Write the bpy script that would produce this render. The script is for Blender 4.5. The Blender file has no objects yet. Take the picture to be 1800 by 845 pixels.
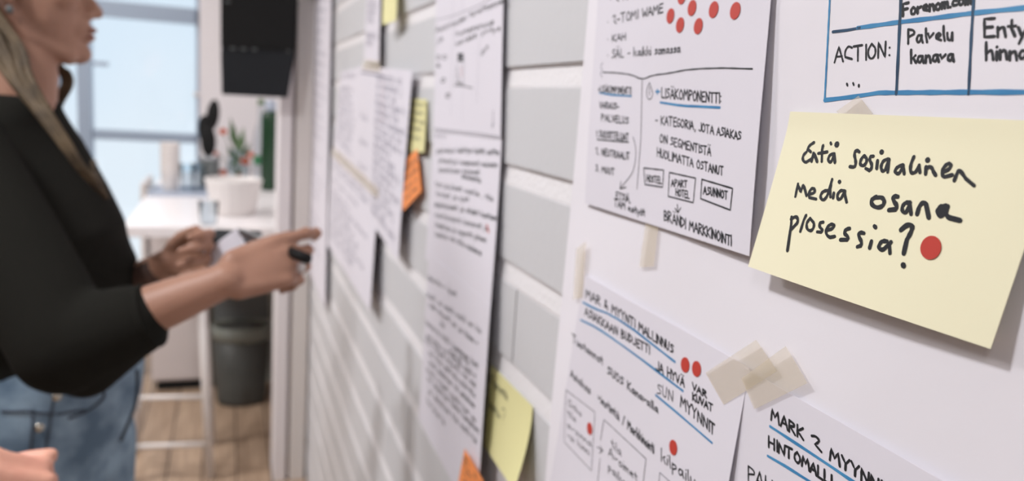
import bpy, bmesh, math, random
import numpy as np
from mathutils import Vector, Matrix
random.seed(7)
S = bpy.context.scene
COL = S.collection

# ---------------------------------------------------------------- camera
F_PX, CX, CY = 1400.0, 900.0, 422.5
_y = np.array([403 - CX, 155 - CY, F_PX]); _a = -560.0
_dn = np.array([_a, -(_y[0]*_a + F_PX*F_PX)/_y[1], F_PX])
_y = _y/np.linalg.norm(_y); _up = -_dn/np.linalg.norm(_dn); _x = np.cross(_y, _up)
M = np.array([_x, _y, _up])                 # world axes seen from the camera
CAM = np.array([-0.2755, 0.0, 1.39])
cam_d = bpy.data.cameras.new('camera'); cam = bpy.data.objects.new('camera', cam_d); COL.objects.link(cam)
cam_d.sensor_width = 36; cam_d.lens = 28; cam_d.clip_start = 0.02; cam_d.clip_end = 200
cr, cu, cb = M @ np.array([1, 0, 0]), M @ np.array([0, -1, 0]), M @ np.array([0, 0, -1])
cam.matrix_world = Matrix(((cr[0], cu[0], cb[0], CAM[0]), (cr[1], cu[1], cb[1], CAM[1]), (cr[2], cu[2], cb[2], CAM[2]), (0, 0, 0, 1)))
cam_d.dof.use_dof = True; cam_d.dof.focus_distance = 0.37; cam_d.dof.aperture_fstop = 6.8
S.camera = cam

# ---------------------------------------------------------------- world, exposure
S.view_settings.view_transform = 'Standard'; S.view_settings.look = 'None'
S.view_settings.gamma = 1; S.view_settings.use_curve_mapping = False
S.view_settings.exposure = 0.0
W = bpy.data.worlds.new('sky'); S.world = W; W.use_nodes = True
nt = W.node_tree; nt.nodes.clear()
wo = nt.nodes.new('ShaderNodeOutputWorld'); bg = nt.nodes.new('ShaderNodeBackground')
tc = nt.nodes.new('ShaderNodeTexCoord'); nz = nt.nodes.new('ShaderNodeTexNoise'); cr_ = nt.nodes.new('ShaderNodeValToRGB')
nz.inputs['Scale'].default_value = 2.2; nz.inputs['Detail'].default_value = 2
cr_.color_ramp.elements[0].position = .38; cr_.color_ramp.elements[0].color = (.78, .89, 1.0, 1)
cr_.color_ramp.elements[1].position = .62; cr_.color_ramp.elements[1].color = (.92, .96, 1.0, 1)
nt.links.new(tc.outputs['Generated'], nz.inputs['Vector']); nt.links.new(nz.outputs['Fac'], cr_.inputs['Fac'])
nt.links.new(cr_.outputs['Color'], bg.inputs['Color']); bg.inputs['Strength'].default_value = 1.05
nt.links.new(bg.outputs['Background'], wo.inputs['Surface'])

def area(name, loc, target, size, power, col):
    l = bpy.data.lights.new(name, 'AREA'); l.shape = 'RECTANGLE'; l.size, l.size_y = size; l.energy = power; l.color = col
    o = bpy.data.objects.new(name, l); COL.objects.link(o); o.location = loc
    o.rotation_euler = (Vector(target) - Vector(loc)).to_track_quat('-Z', 'Y').to_euler()
    return o
# the ceiling panels' light, hung just under the ceiling
area('ceiling_light_source', (-1.28, .74, 2.62), (-1.28, .74, 0), (.20, .20), 32, (.965, .965, 1))
area('ceiling_light_source', (-1.30, -1.0, 2.62), (-1.30, -1.0, 0), (.55, .55), 10, (.97, .97, 1))
area('ceiling_light_source', (-2.9, 0.2, 2.62), (-2.9, 0.2, 0), (.55, .55), 2, (.97, .97, 1))
area('ceiling_light_source', (-1.9, 2.6, 2.62), (-1.9, 2.6, 0), (.55, .55), 62, (.99, .97, .97))

area('ceiling_light_source', (-1.1, 4.2, 2.62), (-1.1, 4.2, 0), (.55, .55), 10, (.99, .97, .97))  # added fill lamp to brighten the kitchen end, no known fixture
# ---------------------------------------------------------------- pixels to places
def ray(px, py): return M @ np.array([px - CX, py - CY, F_PX])
def onp(ax, val, px, py):
    v = ray(px, py); return CAM + v*((val - CAM[ax])/v[ax])
def atd(px, py, d): return Vector(CAM + ray(px, py)/F_PX*d)

# ---------------------------------------------------------------- materials
def mat(name, col, rough=.6, metal=0, bump=None, var=None, trans=0, alpha=1, spec=.5, ior=1.45, sub=0):
    m = bpy.data.materials.new(name); m.use_nodes = True; t = m.node_tree; b = t.nodes['Principled BSDF']
    b.inputs['Base Color'].default_value = (*col, 1); b.inputs['Roughness'].default_value = rough
    b.inputs['Metallic'].default_value = metal; b.inputs['Specular IOR Level'].default_value = spec
    b.inputs['Transmission Weight'].default_value = trans; b.inputs['Alpha'].default_value = alpha; b.inputs['IOR'].default_value = ior
    if sub: b.inputs['Subsurface Weight'].default_value = sub; b.inputs['Subsurface Radius'].default_value = (.01, .004, .002)
    if bump or var:
        c = t.nodes.new('ShaderNodeTexCoord')
    if var:                                  # (scale, colour2, detail)
        n = t.nodes.new('ShaderNodeTexNoise'); n.inputs['Scale'].default_value = var[0]; n.inputs['Detail'].default_value = var[2] if len(var) > 2 else 3
        r = t.nodes.new('ShaderNodeValToRGB'); r.color_ramp.elements[0].position = .35; r.color_ramp.elements[1].position = .65
        r.color_ramp.elements[0].color = (*col, 1); r.color_ramp.elements[1].color = (*var[1], 1)
        t.links.new(c.outputs['Object'], n.inputs['Vector']); t.links.new(n.outputs['Fac'], r.inputs['Fac']); t.links.new(r.outputs['Color'], b.inputs['Base Color'])
    if bump:                                 # (scale, strength, distance)
        n = t.nodes.new('ShaderNodeTexNoise'); n.inputs['Scale'].default_value = bump[0]; n.inputs['Detail'].default_value = 4
        bp = t.nodes.new('ShaderNodeBump'); bp.inputs['Strength'].default_value = bump[1]; bp.inputs['Distance'].default_value = bump[2]
        t.links.new(c.outputs['Object'], n.inputs['Vector']); t.links.new(n.outputs['Fac'], bp.inputs['Height']); t.links.new(bp.outputs['Normal'], b.inputs['Normal'])
    return m
mBrick = mat('white_brick_paint', (.60, .60, .615), .55, bump=(90, .25, .002))
mMortar = mat('white_joint_paint', (.74, .72, .73), .6, bump=(160, .5, .002))
mWallL = mat('grey_wall_paint', (.32, .32, .33), .8)
mWall = mat('white_wall_paint', (.80, .76, .77), .7, bump=(60, .1, .001))
mTrim = mat('cream_trim_paint', (.72, .68, .655), .45)
mFrame = mat('blue_grey_window_frame', (.34, .41, .51), .4)
mCeil = mat('ceiling_paint', (.60, .59, .59), .8)
mPaper = mat('white_paper', (.725, .70, .76), .75, bump=(25, .12, .002))
mFlip = mat('flipchart_paper', (.80, .775, .82), .75, bump=(14, .25, .004))
mYel = mat('yellow_note_paper', (.87, .83, .60), .75, bump=(20, .1, .001))
mYel2 = mat('pale_yellow_note_paper', (.74, .70, .36), .75)
mOra = mat('orange_note_paper', (.90, .30, .09), .75)
mInk = mat('black_marker_ink', (.012, .014, .018), .55)
mInkS = mat('grey_pen_ink', (.10, .10, .13), .6)
mInkF = mat('faded_pen_ink', (.20, .19, .26), .6)
mBlue = mat('blue_marker_ink', (.035, .20, .42), .5, var=(45, (.06, .27, .50)))
mNavy = mat('navy_marker_ink', (.012, .04, .085), .5, var=(60, (.02, .07, .14)))
mRedI = mat('red_pen_ink', (.50, .12, .12), .6)
mDot = mat('red_dot_sticker', (.52, .05, .035), .5)
mTape = mat('masking_tape', (.72, .62, .44), .6, alpha=.23)
mBlack = mat('black_plastic', (.012, .012, .012), .6, spec=.2)
mBlack2 = mat('dark_grey_plastic', (.020, .022, .025), .6, spec=.2)
mGrey = mat('grey_plastic', (.12, .13, .13), .5)
mWhitePl = mat('white_plastic', (.74, .70, .68), .4)
mCount = mat('white_worktop', (.86, .82, .82), .3)
mPanel = mat('pale_cabinet_panel', (.66, .60, .59), .5)
mPanelG = mat('grey_green_panel', (.42, .44, .40), .6)
mSteel = mat('brushed_steel', (.45, .46, .48), .3, metal=1)
mBin = mat('dark_bin_plastic', (.07, .073, .068), .5)
mBag = mat('clear_bin_bag', (.35, .38, .34), .4, alpha=.6)
mTray = mat('blue_grey_tray', (.42, .47, .56), .4)
mGreen = mat('dark_green_glass', (.012, .045, .018), .25)
mLeaf = mat('green_leaf', (.08, .16, .06), .6, var=(40, (.14, .22, .10)))
mRedF = mat('orange_red_blossom', (.62, .13, .06), .6)
mSkin = mat('skin', (.37, .195, .13), .5, sub=.05, var=(9, (.42, .225, .155)))
mSkin2 = mat('pink_skin', (.70, .36, .26), .5, sub=.05, var=(25, (.64, .30, .22)))
mTattoo = mat('tattooed_skin', (.045, .032, .03), .55, var=(16, (.20, .11, .08)))
mLip = mat('lip', (.30, .13, .10), .5)
mKnit = mat('black_knit', (.0155, .015, .0125), .95, spec=.1, bump=(300, .3, .002))
mHair = mat('dark_blond_hair', (.062, .043, .025), .7, var=(30, (.135, .094, .052)))
mJean = mat('washed_denim', (.11, .17, .24), .85, var=(18, (.30, .41, .51), 6), bump=(400, .3, .001))
mJeanD = mat('dark_denim_seam', (.06, .075, .10), .9)
mEyeW = mat('eye_white', (.8, .8, .78), .2); mEyeD = mat('dark_iris', (.04, .025, .015), .2)
mGold = mat('pale_metal', (.62, .58, .50), .25, metal=1)
mShoe = mat('white_shoe', (.7, .7, .68), .6)
mNavyK = mat('grey_knit', (.10, .11, .13), .9)

def wood():
    m = bpy.data.materials.new('oak_floor'); m.use_nodes = True; t = m.node_tree; b = t.nodes['Principled BSDF']
    c = t.nodes.new('ShaderNodeTexCoord'); mp = t.nodes.new('ShaderNodeMapping'); mp.inputs['Scale'].default_value = (1, 1, 1)
    mp.inputs['Rotation'].default_value = (0, 0, math.pi/2)
    br = t.nodes.new('ShaderNodeTexBrick'); br.inputs['Scale'].default_value = 1; br.inputs['Brick Width'].default_value = 1.6; br.inputs['Row Height'].default_value = .12
    br.inputs['Mortar Size'].default_value = .003; br.inputs['Color1'].default_value = (.52, .38, .27, 1); br.inputs['Color2'].default_value = (.42, .30, .21, 1); br.inputs['Mortar'].default_value = (.07, .045, .03, 1)
    mp2 = t.nodes.new('ShaderNodeMapping'); mp2.inputs['Scale'].default_value = (40, 2.5, 4)
    n = t.nodes.new('ShaderNodeTexNoise'); n.inputs['Scale'].default_value = 1.5; n.inputs['Detail'].default_value = 6
    mx = t.nodes.new('ShaderNodeMix'); mx.data_type = 'RGBA'; mx.blend_type = 'MULTIPLY'; mx.inputs[0].default_value = .55
    r = t.nodes.new('ShaderNodeValToRGB'); r.color_ramp.elements[0].position = .3; r.color_ramp.elements[0].color = (.45, .4, .36, 1); r.color_ramp.elements[1].position = .7
    t.links.new(c.outputs['Object'], mp.inputs['Vector']); t.links.new(mp.outputs['Vector'], br.inputs['Vector'])
    t.links.new(c.outputs['Object'], mp2.inputs['Vector']); t.links.new(mp2.outputs['Vector'], n.inputs['Vector'])
    t.links.new(n.outputs['Fac'], r.inputs['Fac']); t.links.new(br.outputs['Color'], mx.inputs[6]); t.links.new(r.outputs['Color'], mx.inputs[7])
    t.links.new(mx.outputs[2], b.inputs['Base Color']); b.inputs['Roughness'].default_value = .45
    return m
mWood = wood()
mLamp = bpy.data.materials.new('lamp_diffuser'); mLamp.use_nodes = True
mLamp.node_tree.nodes['Principled BSDF'].inputs['Emission Color'].default_value = (1, .96, .92, 1)
mLamp.node_tree.nodes['Principled BSDF'].inputs['Emission Strength'].default_value = 3
mPane = bpy.data.materials.new('window_glass'); mPane.use_nodes = True
_t = mPane.node_tree; _t.nodes.clear(); _o = _t.nodes.new('ShaderNodeOutputMaterial'); _m = _t.nodes.new('ShaderNodeMixShader')
_tr = _t.nodes.new('ShaderNodeBsdfTransparent'); _gl = _t.nodes.new('ShaderNodeBsdfGlossy'); _gl.inputs['Roughness'].default_value = .05
_tr.inputs['Color'].default_value = (.97, .99, 1, 1); _m.inputs[0].default_value = .05
_t.links.new(_tr.outputs[0], _m.inputs[1]); _t.links.new(_gl.outputs[0], _m.inputs[2]); _t.links.new(_m.outputs[0], _o.inputs[0])

mGlass = bpy.data.materials.new('clear_glass'); mGlass.use_nodes = True
_t = mGlass.node_tree; _t.nodes.clear(); _o = _t.nodes.new('ShaderNodeOutputMaterial'); _m = _t.nodes.new('ShaderNodeMixShader'); _lw = _t.nodes.new('ShaderNodeLayerWeight'); _lw.inputs['Blend'].default_value = .08
_tr = _t.nodes.new('ShaderNodeBsdfTransparent'); _gl = _t.nodes.new('ShaderNodeBsdfGlossy'); _gl.inputs['Roughness'].default_value = .05; _tr.inputs['Color'].default_value = (.90, .93, .95, 1)
_t.links.new(_lw.outputs['Fresnel'], _m.inputs[0]); _t.links.new(_tr.outputs[0], _m.inputs[1]); _t.links.new(_gl.outputs[0], _m.inputs[2]); _t.links.new(_m.outputs[0], _o.inputs[0])

# ---------------------------------------------------------------- object helpers
def link(name, me, m, parent=None):
    me.name = name
    if m is not None and not me.materials: me.materials.append(m)
    o = bpy.data.objects.new(name, me); COL.objects.link(o)
    if parent is not None: o.parent = parent; o.matrix_parent_inverse = Matrix.Translation(-parent.location) if parent.parent is None else Matrix.Identity(4)
    return o
def build(name, bm, m, parent=None, smooth=False):
    bmesh.ops.recalc_face_normals(bm, faces=bm.faces[:])
    me = bpy.data.meshes.new(name); bm.to_mesh(me); bm.free()
    if smooth: me.polygons.foreach_set('use_smooth', [True]*len(me.polygons))
    return link(name, me, m, parent)
def tag(o, label, cat, group=None, kind=None):
    if label: o['label'] = label
    if cat: o['category'] = cat
    if group: o['group'] = group
    if kind: o['kind'] = kind
    return o
def thing(name, loc, label, cat, group=None):
    o = bpy.data.objects.new(name, None); COL.objects.link(o); o.location = loc; o.empty_display_size = .05
    return tag(o, label, cat, group)
def struct(name, bm, m, parent=None):
    o = build(name, bm, m, parent)
    if parent is None: o['kind'] = 'structure'
    return o
def box(bm, lo, hi, bev=0):
    lo, hi = Vector(lo), Vector(hi)
    r = bmesh.ops.create_cube(bm, size=1, matrix=Matrix.Translation((lo+hi)/2) @ Matrix.Diagonal((*(hi-lo), 1)))
    if bev:
        es = list({e for v in r['verts'] for e in v.link_edges})
        bmesh.ops.bevel(bm, geom=es, offset=bev, segments=2, affect='EDGES', profile=.6)
    return bm
def obox(bm, c, ax, ay, az, sz):          # oriented box
    R = Matrix((( ax[0], ay[0], az[0], c[0]), (ax[1], ay[1], az[1], c[1]), (ax[2], ay[2], az[2], c[2]), (0, 0, 0, 1)))
    bmesh.ops.create_cube(bm, size=1, matrix=R @ Matrix.Diagonal((*sz, 1))); return bm
def ball(bm, Mx, n=12, m=8):               # closed uv sphere, made directly
    top = bm.verts.new(Mx @ Vector((0, 0, 1))); bot = bm.verts.new(Mx @ Vector((0, 0, -1))); R_ = []
    for j in range(1, m):
        t = math.pi*j/m; R_.append([bm.verts.new(Mx @ Vector((math.sin(t)*math.cos(2*math.pi*k/n), math.sin(t)*math.sin(2*math.pi*k/n), math.cos(t)))) for k in range(n)])
    for k in range(n):
        k2 = (k+1) % n; bm.faces.new((top, R_[0][k], R_[0][k2])); bm.faces.new((bot, R_[-1][k2], R_[-1][k]))
        for j in range(m-2): bm.faces.new((R_[j][k], R_[j+1][k], R_[j+1][k2], R_[j][k2]))
def cap(bm, a, b, ra, rb, n=12):          # tapered capsule
    a, b = Vector(a), Vector(b)
    if (b-a).length > 1e-6: tube(bm, [a, b], [ra, rb], n)
    for c, r in ((a, ra), (b, rb)): ball(bm, Matrix.Translation(c) @ Matrix.Scale(r, 4), n)
def tube(bm, pts, rr, n=6):               # swept round tube with closed ends
    pts = [Vector(p) for p in pts]; rings = []
    for i, p in enumerate(pts):
        d = (pts[min(i+1, len(pts)-1)] - pts[max(i-1, 0)]).normalized(); u = d.orthogonal().normalized() if i == 0 else (u - d*u.dot(d)).normalized(); v = d.cross(u)
        rings.append([bm.verts.new(p + (u*math.cos(2*math.pi*k/n) + v*math.sin(2*math.pi*k/n))*rr[i]) for k in range(n)])
    for a, b in zip(rings, rings[1:]):
        for k in range(n): bm.faces.new((a[k], a[(k+1) % n], b[(k+1) % n], b[k]))
    bm.faces.new(rings[0][::-1]); bm.faces.new(rings[-1])
def spline(pts, m=4):                      # smooth curve through points
    P = [Vector(p) for p in pts]; P = [P[0]*2-P[1]] + P + [P[-1]*2-P[-2]]; out = []
    for i in range(1, len(P)-2):
        for k in range(m):
            t = k/m; out.append(.5*((2*P[i]) + (P[i+1]-P[i-1])*t + (2*P[i-1]-5*P[i]+4*P[i+1]-P[i+2])*t*t + (3*P[i]-P[i-1]-3*P[i+1]+P[i+2])*t**3))
    return out + [P[-2]]
def cyl(bm, a, b, ra, rb=None, n=20):
    a, b = Vector(a), Vector(b); d = b - a; rb = ra if rb is None else rb
    bmesh.ops.create_cone(bm, cap_ends=True, segments=n, radius1=ra, radius2=rb, depth=d.length, matrix=Matrix.Translation((a+b)/2) @ d.to_track_quat('Z', 'Y').to_matrix().to_4x4())
    return bm
def chain(bm, pts, rr, n=12):
    for i in range(len(pts)-1): cap(bm, pts[i], pts[i+1], rr[i], rr[i+1], n)
def ell(bm, c, r, R=None, n=20):
    m = Matrix.Translation(c) @ (R if R is not None else Matrix.Identity(4)) @ Matrix.Diagonal((*r, 1))
    ball(bm, m, n, n//2+2)
def lathe(bm, c, prof, n=24, flute=0, nf=12):   # prof [(r,z)]
    rings = []
    for r, z in prof:
        rings.append([bm.verts.new((c[0] + (r*(1+flute*math.cos(nf*2*math.pi*k/n)))*math.cos(2*math.pi*k/n), c[1] + (r*(1+flute*math.cos(nf*2*math.pi*k/n)))*math.sin(2*math.pi*k/n), c[2]+z)) for k in range(n)])
    for a, b in zip(rings, rings[1:]):
        for k in range(n): bm.faces.new((a[k], a[(k+1) % n], b[(k+1) % n], b[k]))
    bm.faces.new(rings[0][::-1]); bm.faces.new(rings[-1])
    return bm
def loft(bm, rings, n=28):                 # rings: (centre, axis_u*ru, axis_v*rv)
    vs = []
    for c, u, v in rings:
        vs.append([bm.verts.new(Vector(c) + Vector(u)*math.cos(2*math.pi*k/n) + Vector(v)*math.sin(2*math.pi*k/n)) for k in range(n)])
    for a, b in zip(vs, vs[1:]):
        for k in range(n): bm.faces.new((a[k], a[(k+1) % n], b[(k+1) % n], b[k]))
    bm.faces.new(vs[0][::-1]); bm.faces.new(vs[-1])
def fuse(bm, voxel, smooth=6, fac=.5):     # union of overlapping solids as one continuous skin
    bmesh.ops.recalc_face_normals(bm, faces=bm.faces[:])
    me = bpy.data.meshes.new('tmp'); bm.to_mesh(me); bm.free()
    o = bpy.data.objects.new('tmp', me); COL.objects.link(o)
    r = o.modifiers.new('r', 'REMESH'); r.mode = 'VOXEL'; r.voxel_size = voxel
    s = o.modifiers.new('s', 'SMOOTH'); s.iterations = smooth; s.factor = fac
    dg = bpy.context.evaluated_depsgraph_get(); dg.update()
    out = bpy.data.meshes.new_from_object(o.evaluated_get(dg))
    bpy.data.objects.remove(o); bpy.data.meshes.remove(me)
    out.polygons.foreach_set('use_smooth', [True]*len(out.polygons)); out.materials.clear()
    return out

# ---------------------------------------------------------------- room shell
bm = bmesh.new(); box(bm, (-4.2, -2.2, -.1), (.6, 5.4, 0)); floor = struct('floor', bm, mWood)
bm = bmesh.new(); box(bm, (-4.2, -2.2, 2.70), (.6, 5.4, 2.8)); struct('ceiling', bm, mCeil)
bm = bmesh.new(); box(bm, (-4.3, -2.2, 0), (-4.2, 5.4, 2.7)); struct('wall_left', bm, mWallL)
bm = bmesh.new(); box(bm, (-4.2, -2.3, 0), (.6, -2.2, 2.7)); struct('wall_rear', bm, mWallL)
YB = 5.2
bm = bmesh.new()
box(bm, (-4.2, YB, 0), (-2.3, YB+.15, 2.7)); box(bm, (-.445, YB, 0), (.6, YB+.15, 2.7)); box(bm, (-2.3, YB, 2.25), (-.445, YB+.15, 2.7)); box(bm, (-2.3, YB, 0), (-.445, YB+.15, .08))
struct('wall_back', bm, mWall)
bm = bmesh.new(); box(bm, (.03, 2.98, 0), (.13, YB, 2.7)); struct('wall_kitchen_side', bm, mWall)
# window: frame with rails, mullions, panes
bm = bmesh.new(); box(bm, (-2.3, YB+.02, .08), (-.445, YB+.10, .14)); box(bm, (-2.3, YB+.02, 2.19), (-.445, YB+.10, 2.25)); box(bm, (-2.3, YB+.02, .14), (-2.24, YB+.1, 2.19)); box(bm, (-.465, YB+.05, .14), (-.445, YB+.1, 2.19))
win = struct('window_1', bm, mFrame)
def wpart(name, lo, hi, m, bev=.004):
    b = bmesh.new(); box(b, lo, hi, bev); return build(name, b, m, win)
wpart('mullion', (-1.095, YB-.015, .14), (-1.025, YB+.10, 2.19), mFrame)
wpart('mullion', (-1.25, YB+.0, .14), (-1.19, YB+.10, 2.19), mFrame)
z1 = onp(1, YB, 250, 240)[2]; z2 = onp(1, YB, 250, 20)[2]
wpart('rail', (-1.025, YB+.01, z1-.028), (-.465, YB+.09, z1+.028), mFrame)
wpart('rail', (-1.025, YB+.01, z2-.045), (-.465, YB+.09, z2+.045), mFrame)
wpart('rail', (-2.24, YB+.01, z1-.028), (-1.25, YB+.09, z1+.028), mFrame)
for lo, hi in (((-1.03, .14), (-.46, z1-.02)), ((-1.03, z1+.02), (-.46, z2-.04)), ((-1.03, z2+.04), (-.46, 2.2)), ((-2.25, .14), (-1.24, 2.2)), ((-1.2, .14), (-1.09, 2.2))):
    wpart('pane', (lo[0], YB+.055, lo[1]), (hi[0], YB+.063, hi[1]), mPane, 0)
hz = onp(1, YB, 175, 112)
wpart('handle', (-1.02, YB-.04, hz[2]-.012), (hz[0]+.05, YB-.015, hz[2]+.012), mFrame, .003)
kz = onp(1, YB, 345, 166)
b = bmesh.new(); lathe(b, (kz[0], YB-.01, kz[2]), [(.012, -.014), (.016, -.008), (.016, .008), (.012, .014)], 16); build('knob', b, mWhitePl, win, True)

# ---- painted brick wall: mortar body and every brick a part
YE = 2.86; PITCH = .1; Z0 = 1.4215 - 14*PITCH     # a joint centre
bm = bmesh.new()
def strip(pts, y0, y1):                # extrude an xz profile along y
    a = [bm.verts.new((x, y0, z)) for x, z in pts]; c = [bm.verts.new((x, y1, z)) for x, z in pts]
    for i in range(len(pts)-1): bm.faces.new((a[i], a[i+1], c[i+1], c[i]))
prof = [(.0016, 0.0)]
k = 0
while Z0 + k*PITCH < 2.69:
    zc = Z0 + k*PITCH
    if zc > .02: prof += [(.0016, zc-.014), (.0008, zc-.0105), (.0034, zc+.0064), (.0034, zc+.0078), (.0016, zc+.0080)]
    k += 1
prof += [(.0016, 2.7), (.12, 2.7), (.12, 0), (.0016, 0)]
strip(prof, -2.2, YE)
bm.faces.new([v for v in bm.verts if abs(v.co.y-YE) < 1e-6][:0] or [bm.verts.new((.004, YE, 0)), bm.verts.new((.12, YE, 0)), bm.verts.new((.12, YE, 2.7)), bm.verts.new((.004, YE, 2.7))])
wall = struct('wall_right', bm, mMortar)
import time as _tm
def brick_mesh(L, Hh):
    b = bmesh.new(); box(b, (0, 0, 0), (.05, L, Hh))
    hz_ = [e for e in b.edges if all(v.co.x < .001 for v in e.verts) and abs(e.verts[0].co.z-e.verts[1].co.z) < 1e-4]
    bmesh.ops.bevel(b, geom=hz_, offset=.0024, segments=2, affect='EDGES')
    bmesh.ops.recalc_face_normals(b, faces=b.faces[:])
    me = bpy.data.meshes.new('brick'); b.to_mesh(me); b.free(); me.materials.append(mBrick); return me
BH = PITCH - .0180
BM = brick_mesh(.2988, BH)
rest = bmesh.new(); restb = []; nb = 0
for k in range(0, 27):
    zb = Z0 + k*PITCH + .0078 if k >= 0 else 0
    if zb < 0.005 or zb + BH > 2.7: continue
    par = (k % 2)
    y = .736 + (0 if par == 1 else .15) - 3.0
    while y < YE - .04:
        L = min(.2988, YE - y - .002)
        if y > -2.19:
            vis = (-.05 < y) and L > .28
            if vis:      # does it fall in the frame?
                ok = False
                for yy, zz in ((y+.3, zb), (y+.3, zb+BH), (y+.02, zb), (y+.02, zb+BH), (y+.15, zb+BH/2)):
                    v = np.array([0, yy, zz]) - CAM; c = M.T @ v
                    if c[2] > .05 and -50 < CX + F_PX*c[0]/c[2] < 1900 and -80 < CY + F_PX*c[1]/c[2] < 930: ok = True
                vis = ok
            if vis and nb < 295:
                o = bpy.data.objects.new('brick', BM); COL.objects.link(o); o.parent = wall
                o.location = (random.uniform(-.0006, .0006), y+.002, zb + random.uniform(-.0005, .0005)); o.rotation_euler = (random.uniform(-.0015, .0015), random.uniform(-.004, .004), random.uniform(-.002, .002)); nb += 1
            else:
                restb.append((y+.002, y+.002+L, zb, zb+BH))
        y += .3
for ya, yb_, za, zb_ in restb:
    v = [rest.verts.new(c) for c in ((0, ya, za), (0, yb_, za), (0, yb_, zb_), (0, ya, zb_), (.05, ya, za), (.05, yb_, za), (.05, yb_, zb_), (.05, ya, zb_))]
    for f in ((0, 1, 2, 3), (4, 7, 6, 5), (0, 4, 5, 1), (1, 5, 6, 2), (2, 6, 7, 3), (3, 7, 4, 0)): rest.faces.new([v[i] for i in f])
r_ = build('brickwork', rest, mBrick, wall); r_['kind'] = 'stuff'
print('bricks', nb)

# ---- door post at the end of the brick wall
bm = bmesh.new(); box(bm, (-.118, 2.80, 0), (-.074, 2.97, 2.7), .004); post = struct('trim_1', bm, mWall)
bm = bmesh.new(); box(bm, (-.076, 2.83, 0), (-.060, 2.97, 2.7)); build('recessed_strip', bm, mPanel, post)
bm = bmesh.new(); box(bm, (-.062, 2.80, 0), (-.008, 2.97, 2.7), .004); build('casing', bm, mTrim, post)

# ---------------------------------------------------------------- ceiling panels, the last one added as kitchen fill
for i, (x, y, lab) in enumerate([(-1.28, .74, 'square ceiling light panel above the paper-covered wall'), (-1.30, -1.0, 'square ceiling light panel at the rear of the room'), (-2.9, .2, 'square ceiling light panel towards the left wall'), (-1.9, 2.6, 'square ceiling light panel just before the kitchen counter'), (-1.1, 4.2, 'added fill light panel over the far end of the kitchen counter')]):
    t = thing('ceiling_light', (x, y, 2.7), lab, 'ceiling light', 'ceiling light panels')
    b = bmesh.new()
    for lo, hi in (((-.32, -.32), (.32, -.29)), ((-.32, .29), (.32, .32)), ((-.32, -.29), (-.29, .29)), ((.29, -.29), (.32, .29))):
        box(b, (x+lo[0], y+lo[1], 2.655), (x+hi[0], y+hi[1], 2.7))
    build('frame', b, mWhitePl, t)
    b = bmesh.new(); box(b, (x-.29, y-.29, 2.67), (x+.29, y+.29, 2.68)); build('diffuser', b, mLamp, t)
# ---------------------------------------------------------------- kitchen end of the room
def place(ax, val, px, py): return Vector(onp(ax, val, px, py))
# worktop and the cabinet under it
t = thing('kitchen_counter', (-.3, 3.9, 0), 'long white kitchen counter running to the window wall', 'counter')
b = bmesh.new(); box(b, (-.62, 2.99, .86), (.03, 4.95, .90), .006); build('worktop', b, mCount, t)
b = bmesh.new(); box(b, (-.60, 3.80, 0.05), (-.355, 4.93, .86)); build('cabinet_body', b, mPanel, t)
b = bmesh.new(); box(b, (-.58, 3.82, 0), (-.355, 4.9, .05)); build('plinth', b, mBlack2, t)
b = bmesh.new(); box(b, (-.352, 3.86, 0), (.028, 3.89, .86)); build('back_panel', b, mPanelG, t)
b = bmesh.new(); box(b, (-.60, 3.788, .06), (-.36, 3.799, .85), .002); dr = build('door', b, mPanel, t)
# bin
t = thing('waste_bin', (-.215, 3.62, 0), 'dark plastic waste bin with a clear bag under the counter', 'bin')
b = bmesh.new()
loft(b, [((-.215, 3.62, z), (hx, 0, 0), (0, hy, 0)) for z, hx, hy in ((0.002, .10, .075), (.02, .105, .08), (.35, .122, .10), (.35, .110, .09), (.03, .095, .07))], 28)
build('bin_body', b, mBin, t, True)
b = bmesh.new(); loft(b, [((-.215, 3.62, z), (hx, 0, 0), (0, hy, 0)) for z, hx, hy in ((.30, .123, .101), (.33, .128, .106), (.365, .126, .104), (.362, .118, .097), (.30, .112, .092))], 28)
build('bin_bag', b, mBag, t, True)
b = bmesh.new(); obox(b, (-.215, 3.735, .42), (1, 0, 0), (0, .35, .94), (0, -.94, .35), (.235, .13, .012)); build('lid', b, mGrey, t)
# bar stool
t = thing('bar_stool', (-.46, 3.02, 0), 'white bar stool with thin legs in front of the counter', 'stool')
b = bmesh.new(); loft(b, [((-.46, 3.02, z), (.17*s, 0, 0), (0, .16*s, 0)) for z, s in ((.715, .8), (.725, .95), (.745, 1), (.757, .96), (.75, .8))], 28); build('seat', b, mWhitePl, t, True)
L = {}
for i, (x, y) in enumerate(((-.597, 2.90), (-.331, 2.87), (-.60, 3.17), (-.33, 3.17))):
    b = bmesh.new(); tx, ty = -.46 + (x+.46)*.72, 3.02 + (y-3.02)*.7
    cyl(b, (x, y, .002), (tx, ty, .735), .0145, .0125, 12); build('leg', b, mTrim if 0 else mWhitePl, t, True); L[i] = ((x, y), (tx, ty))
def lp(i, z): (x, y), (tx, ty) = L[i]; f = z/.735; return (x+(tx-x)*f, y+(ty-y)*f, z)
for a_, c_, z in ((0, 1, .13), (0, 2, .20), (1, 3, .20), (0, 1, .305)):
    b = bmesh.new(); cyl(b, lp(a_, z), lp(c_, z), .0085, n=10); build('footrest', b, mWhitePl, t, True)
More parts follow.
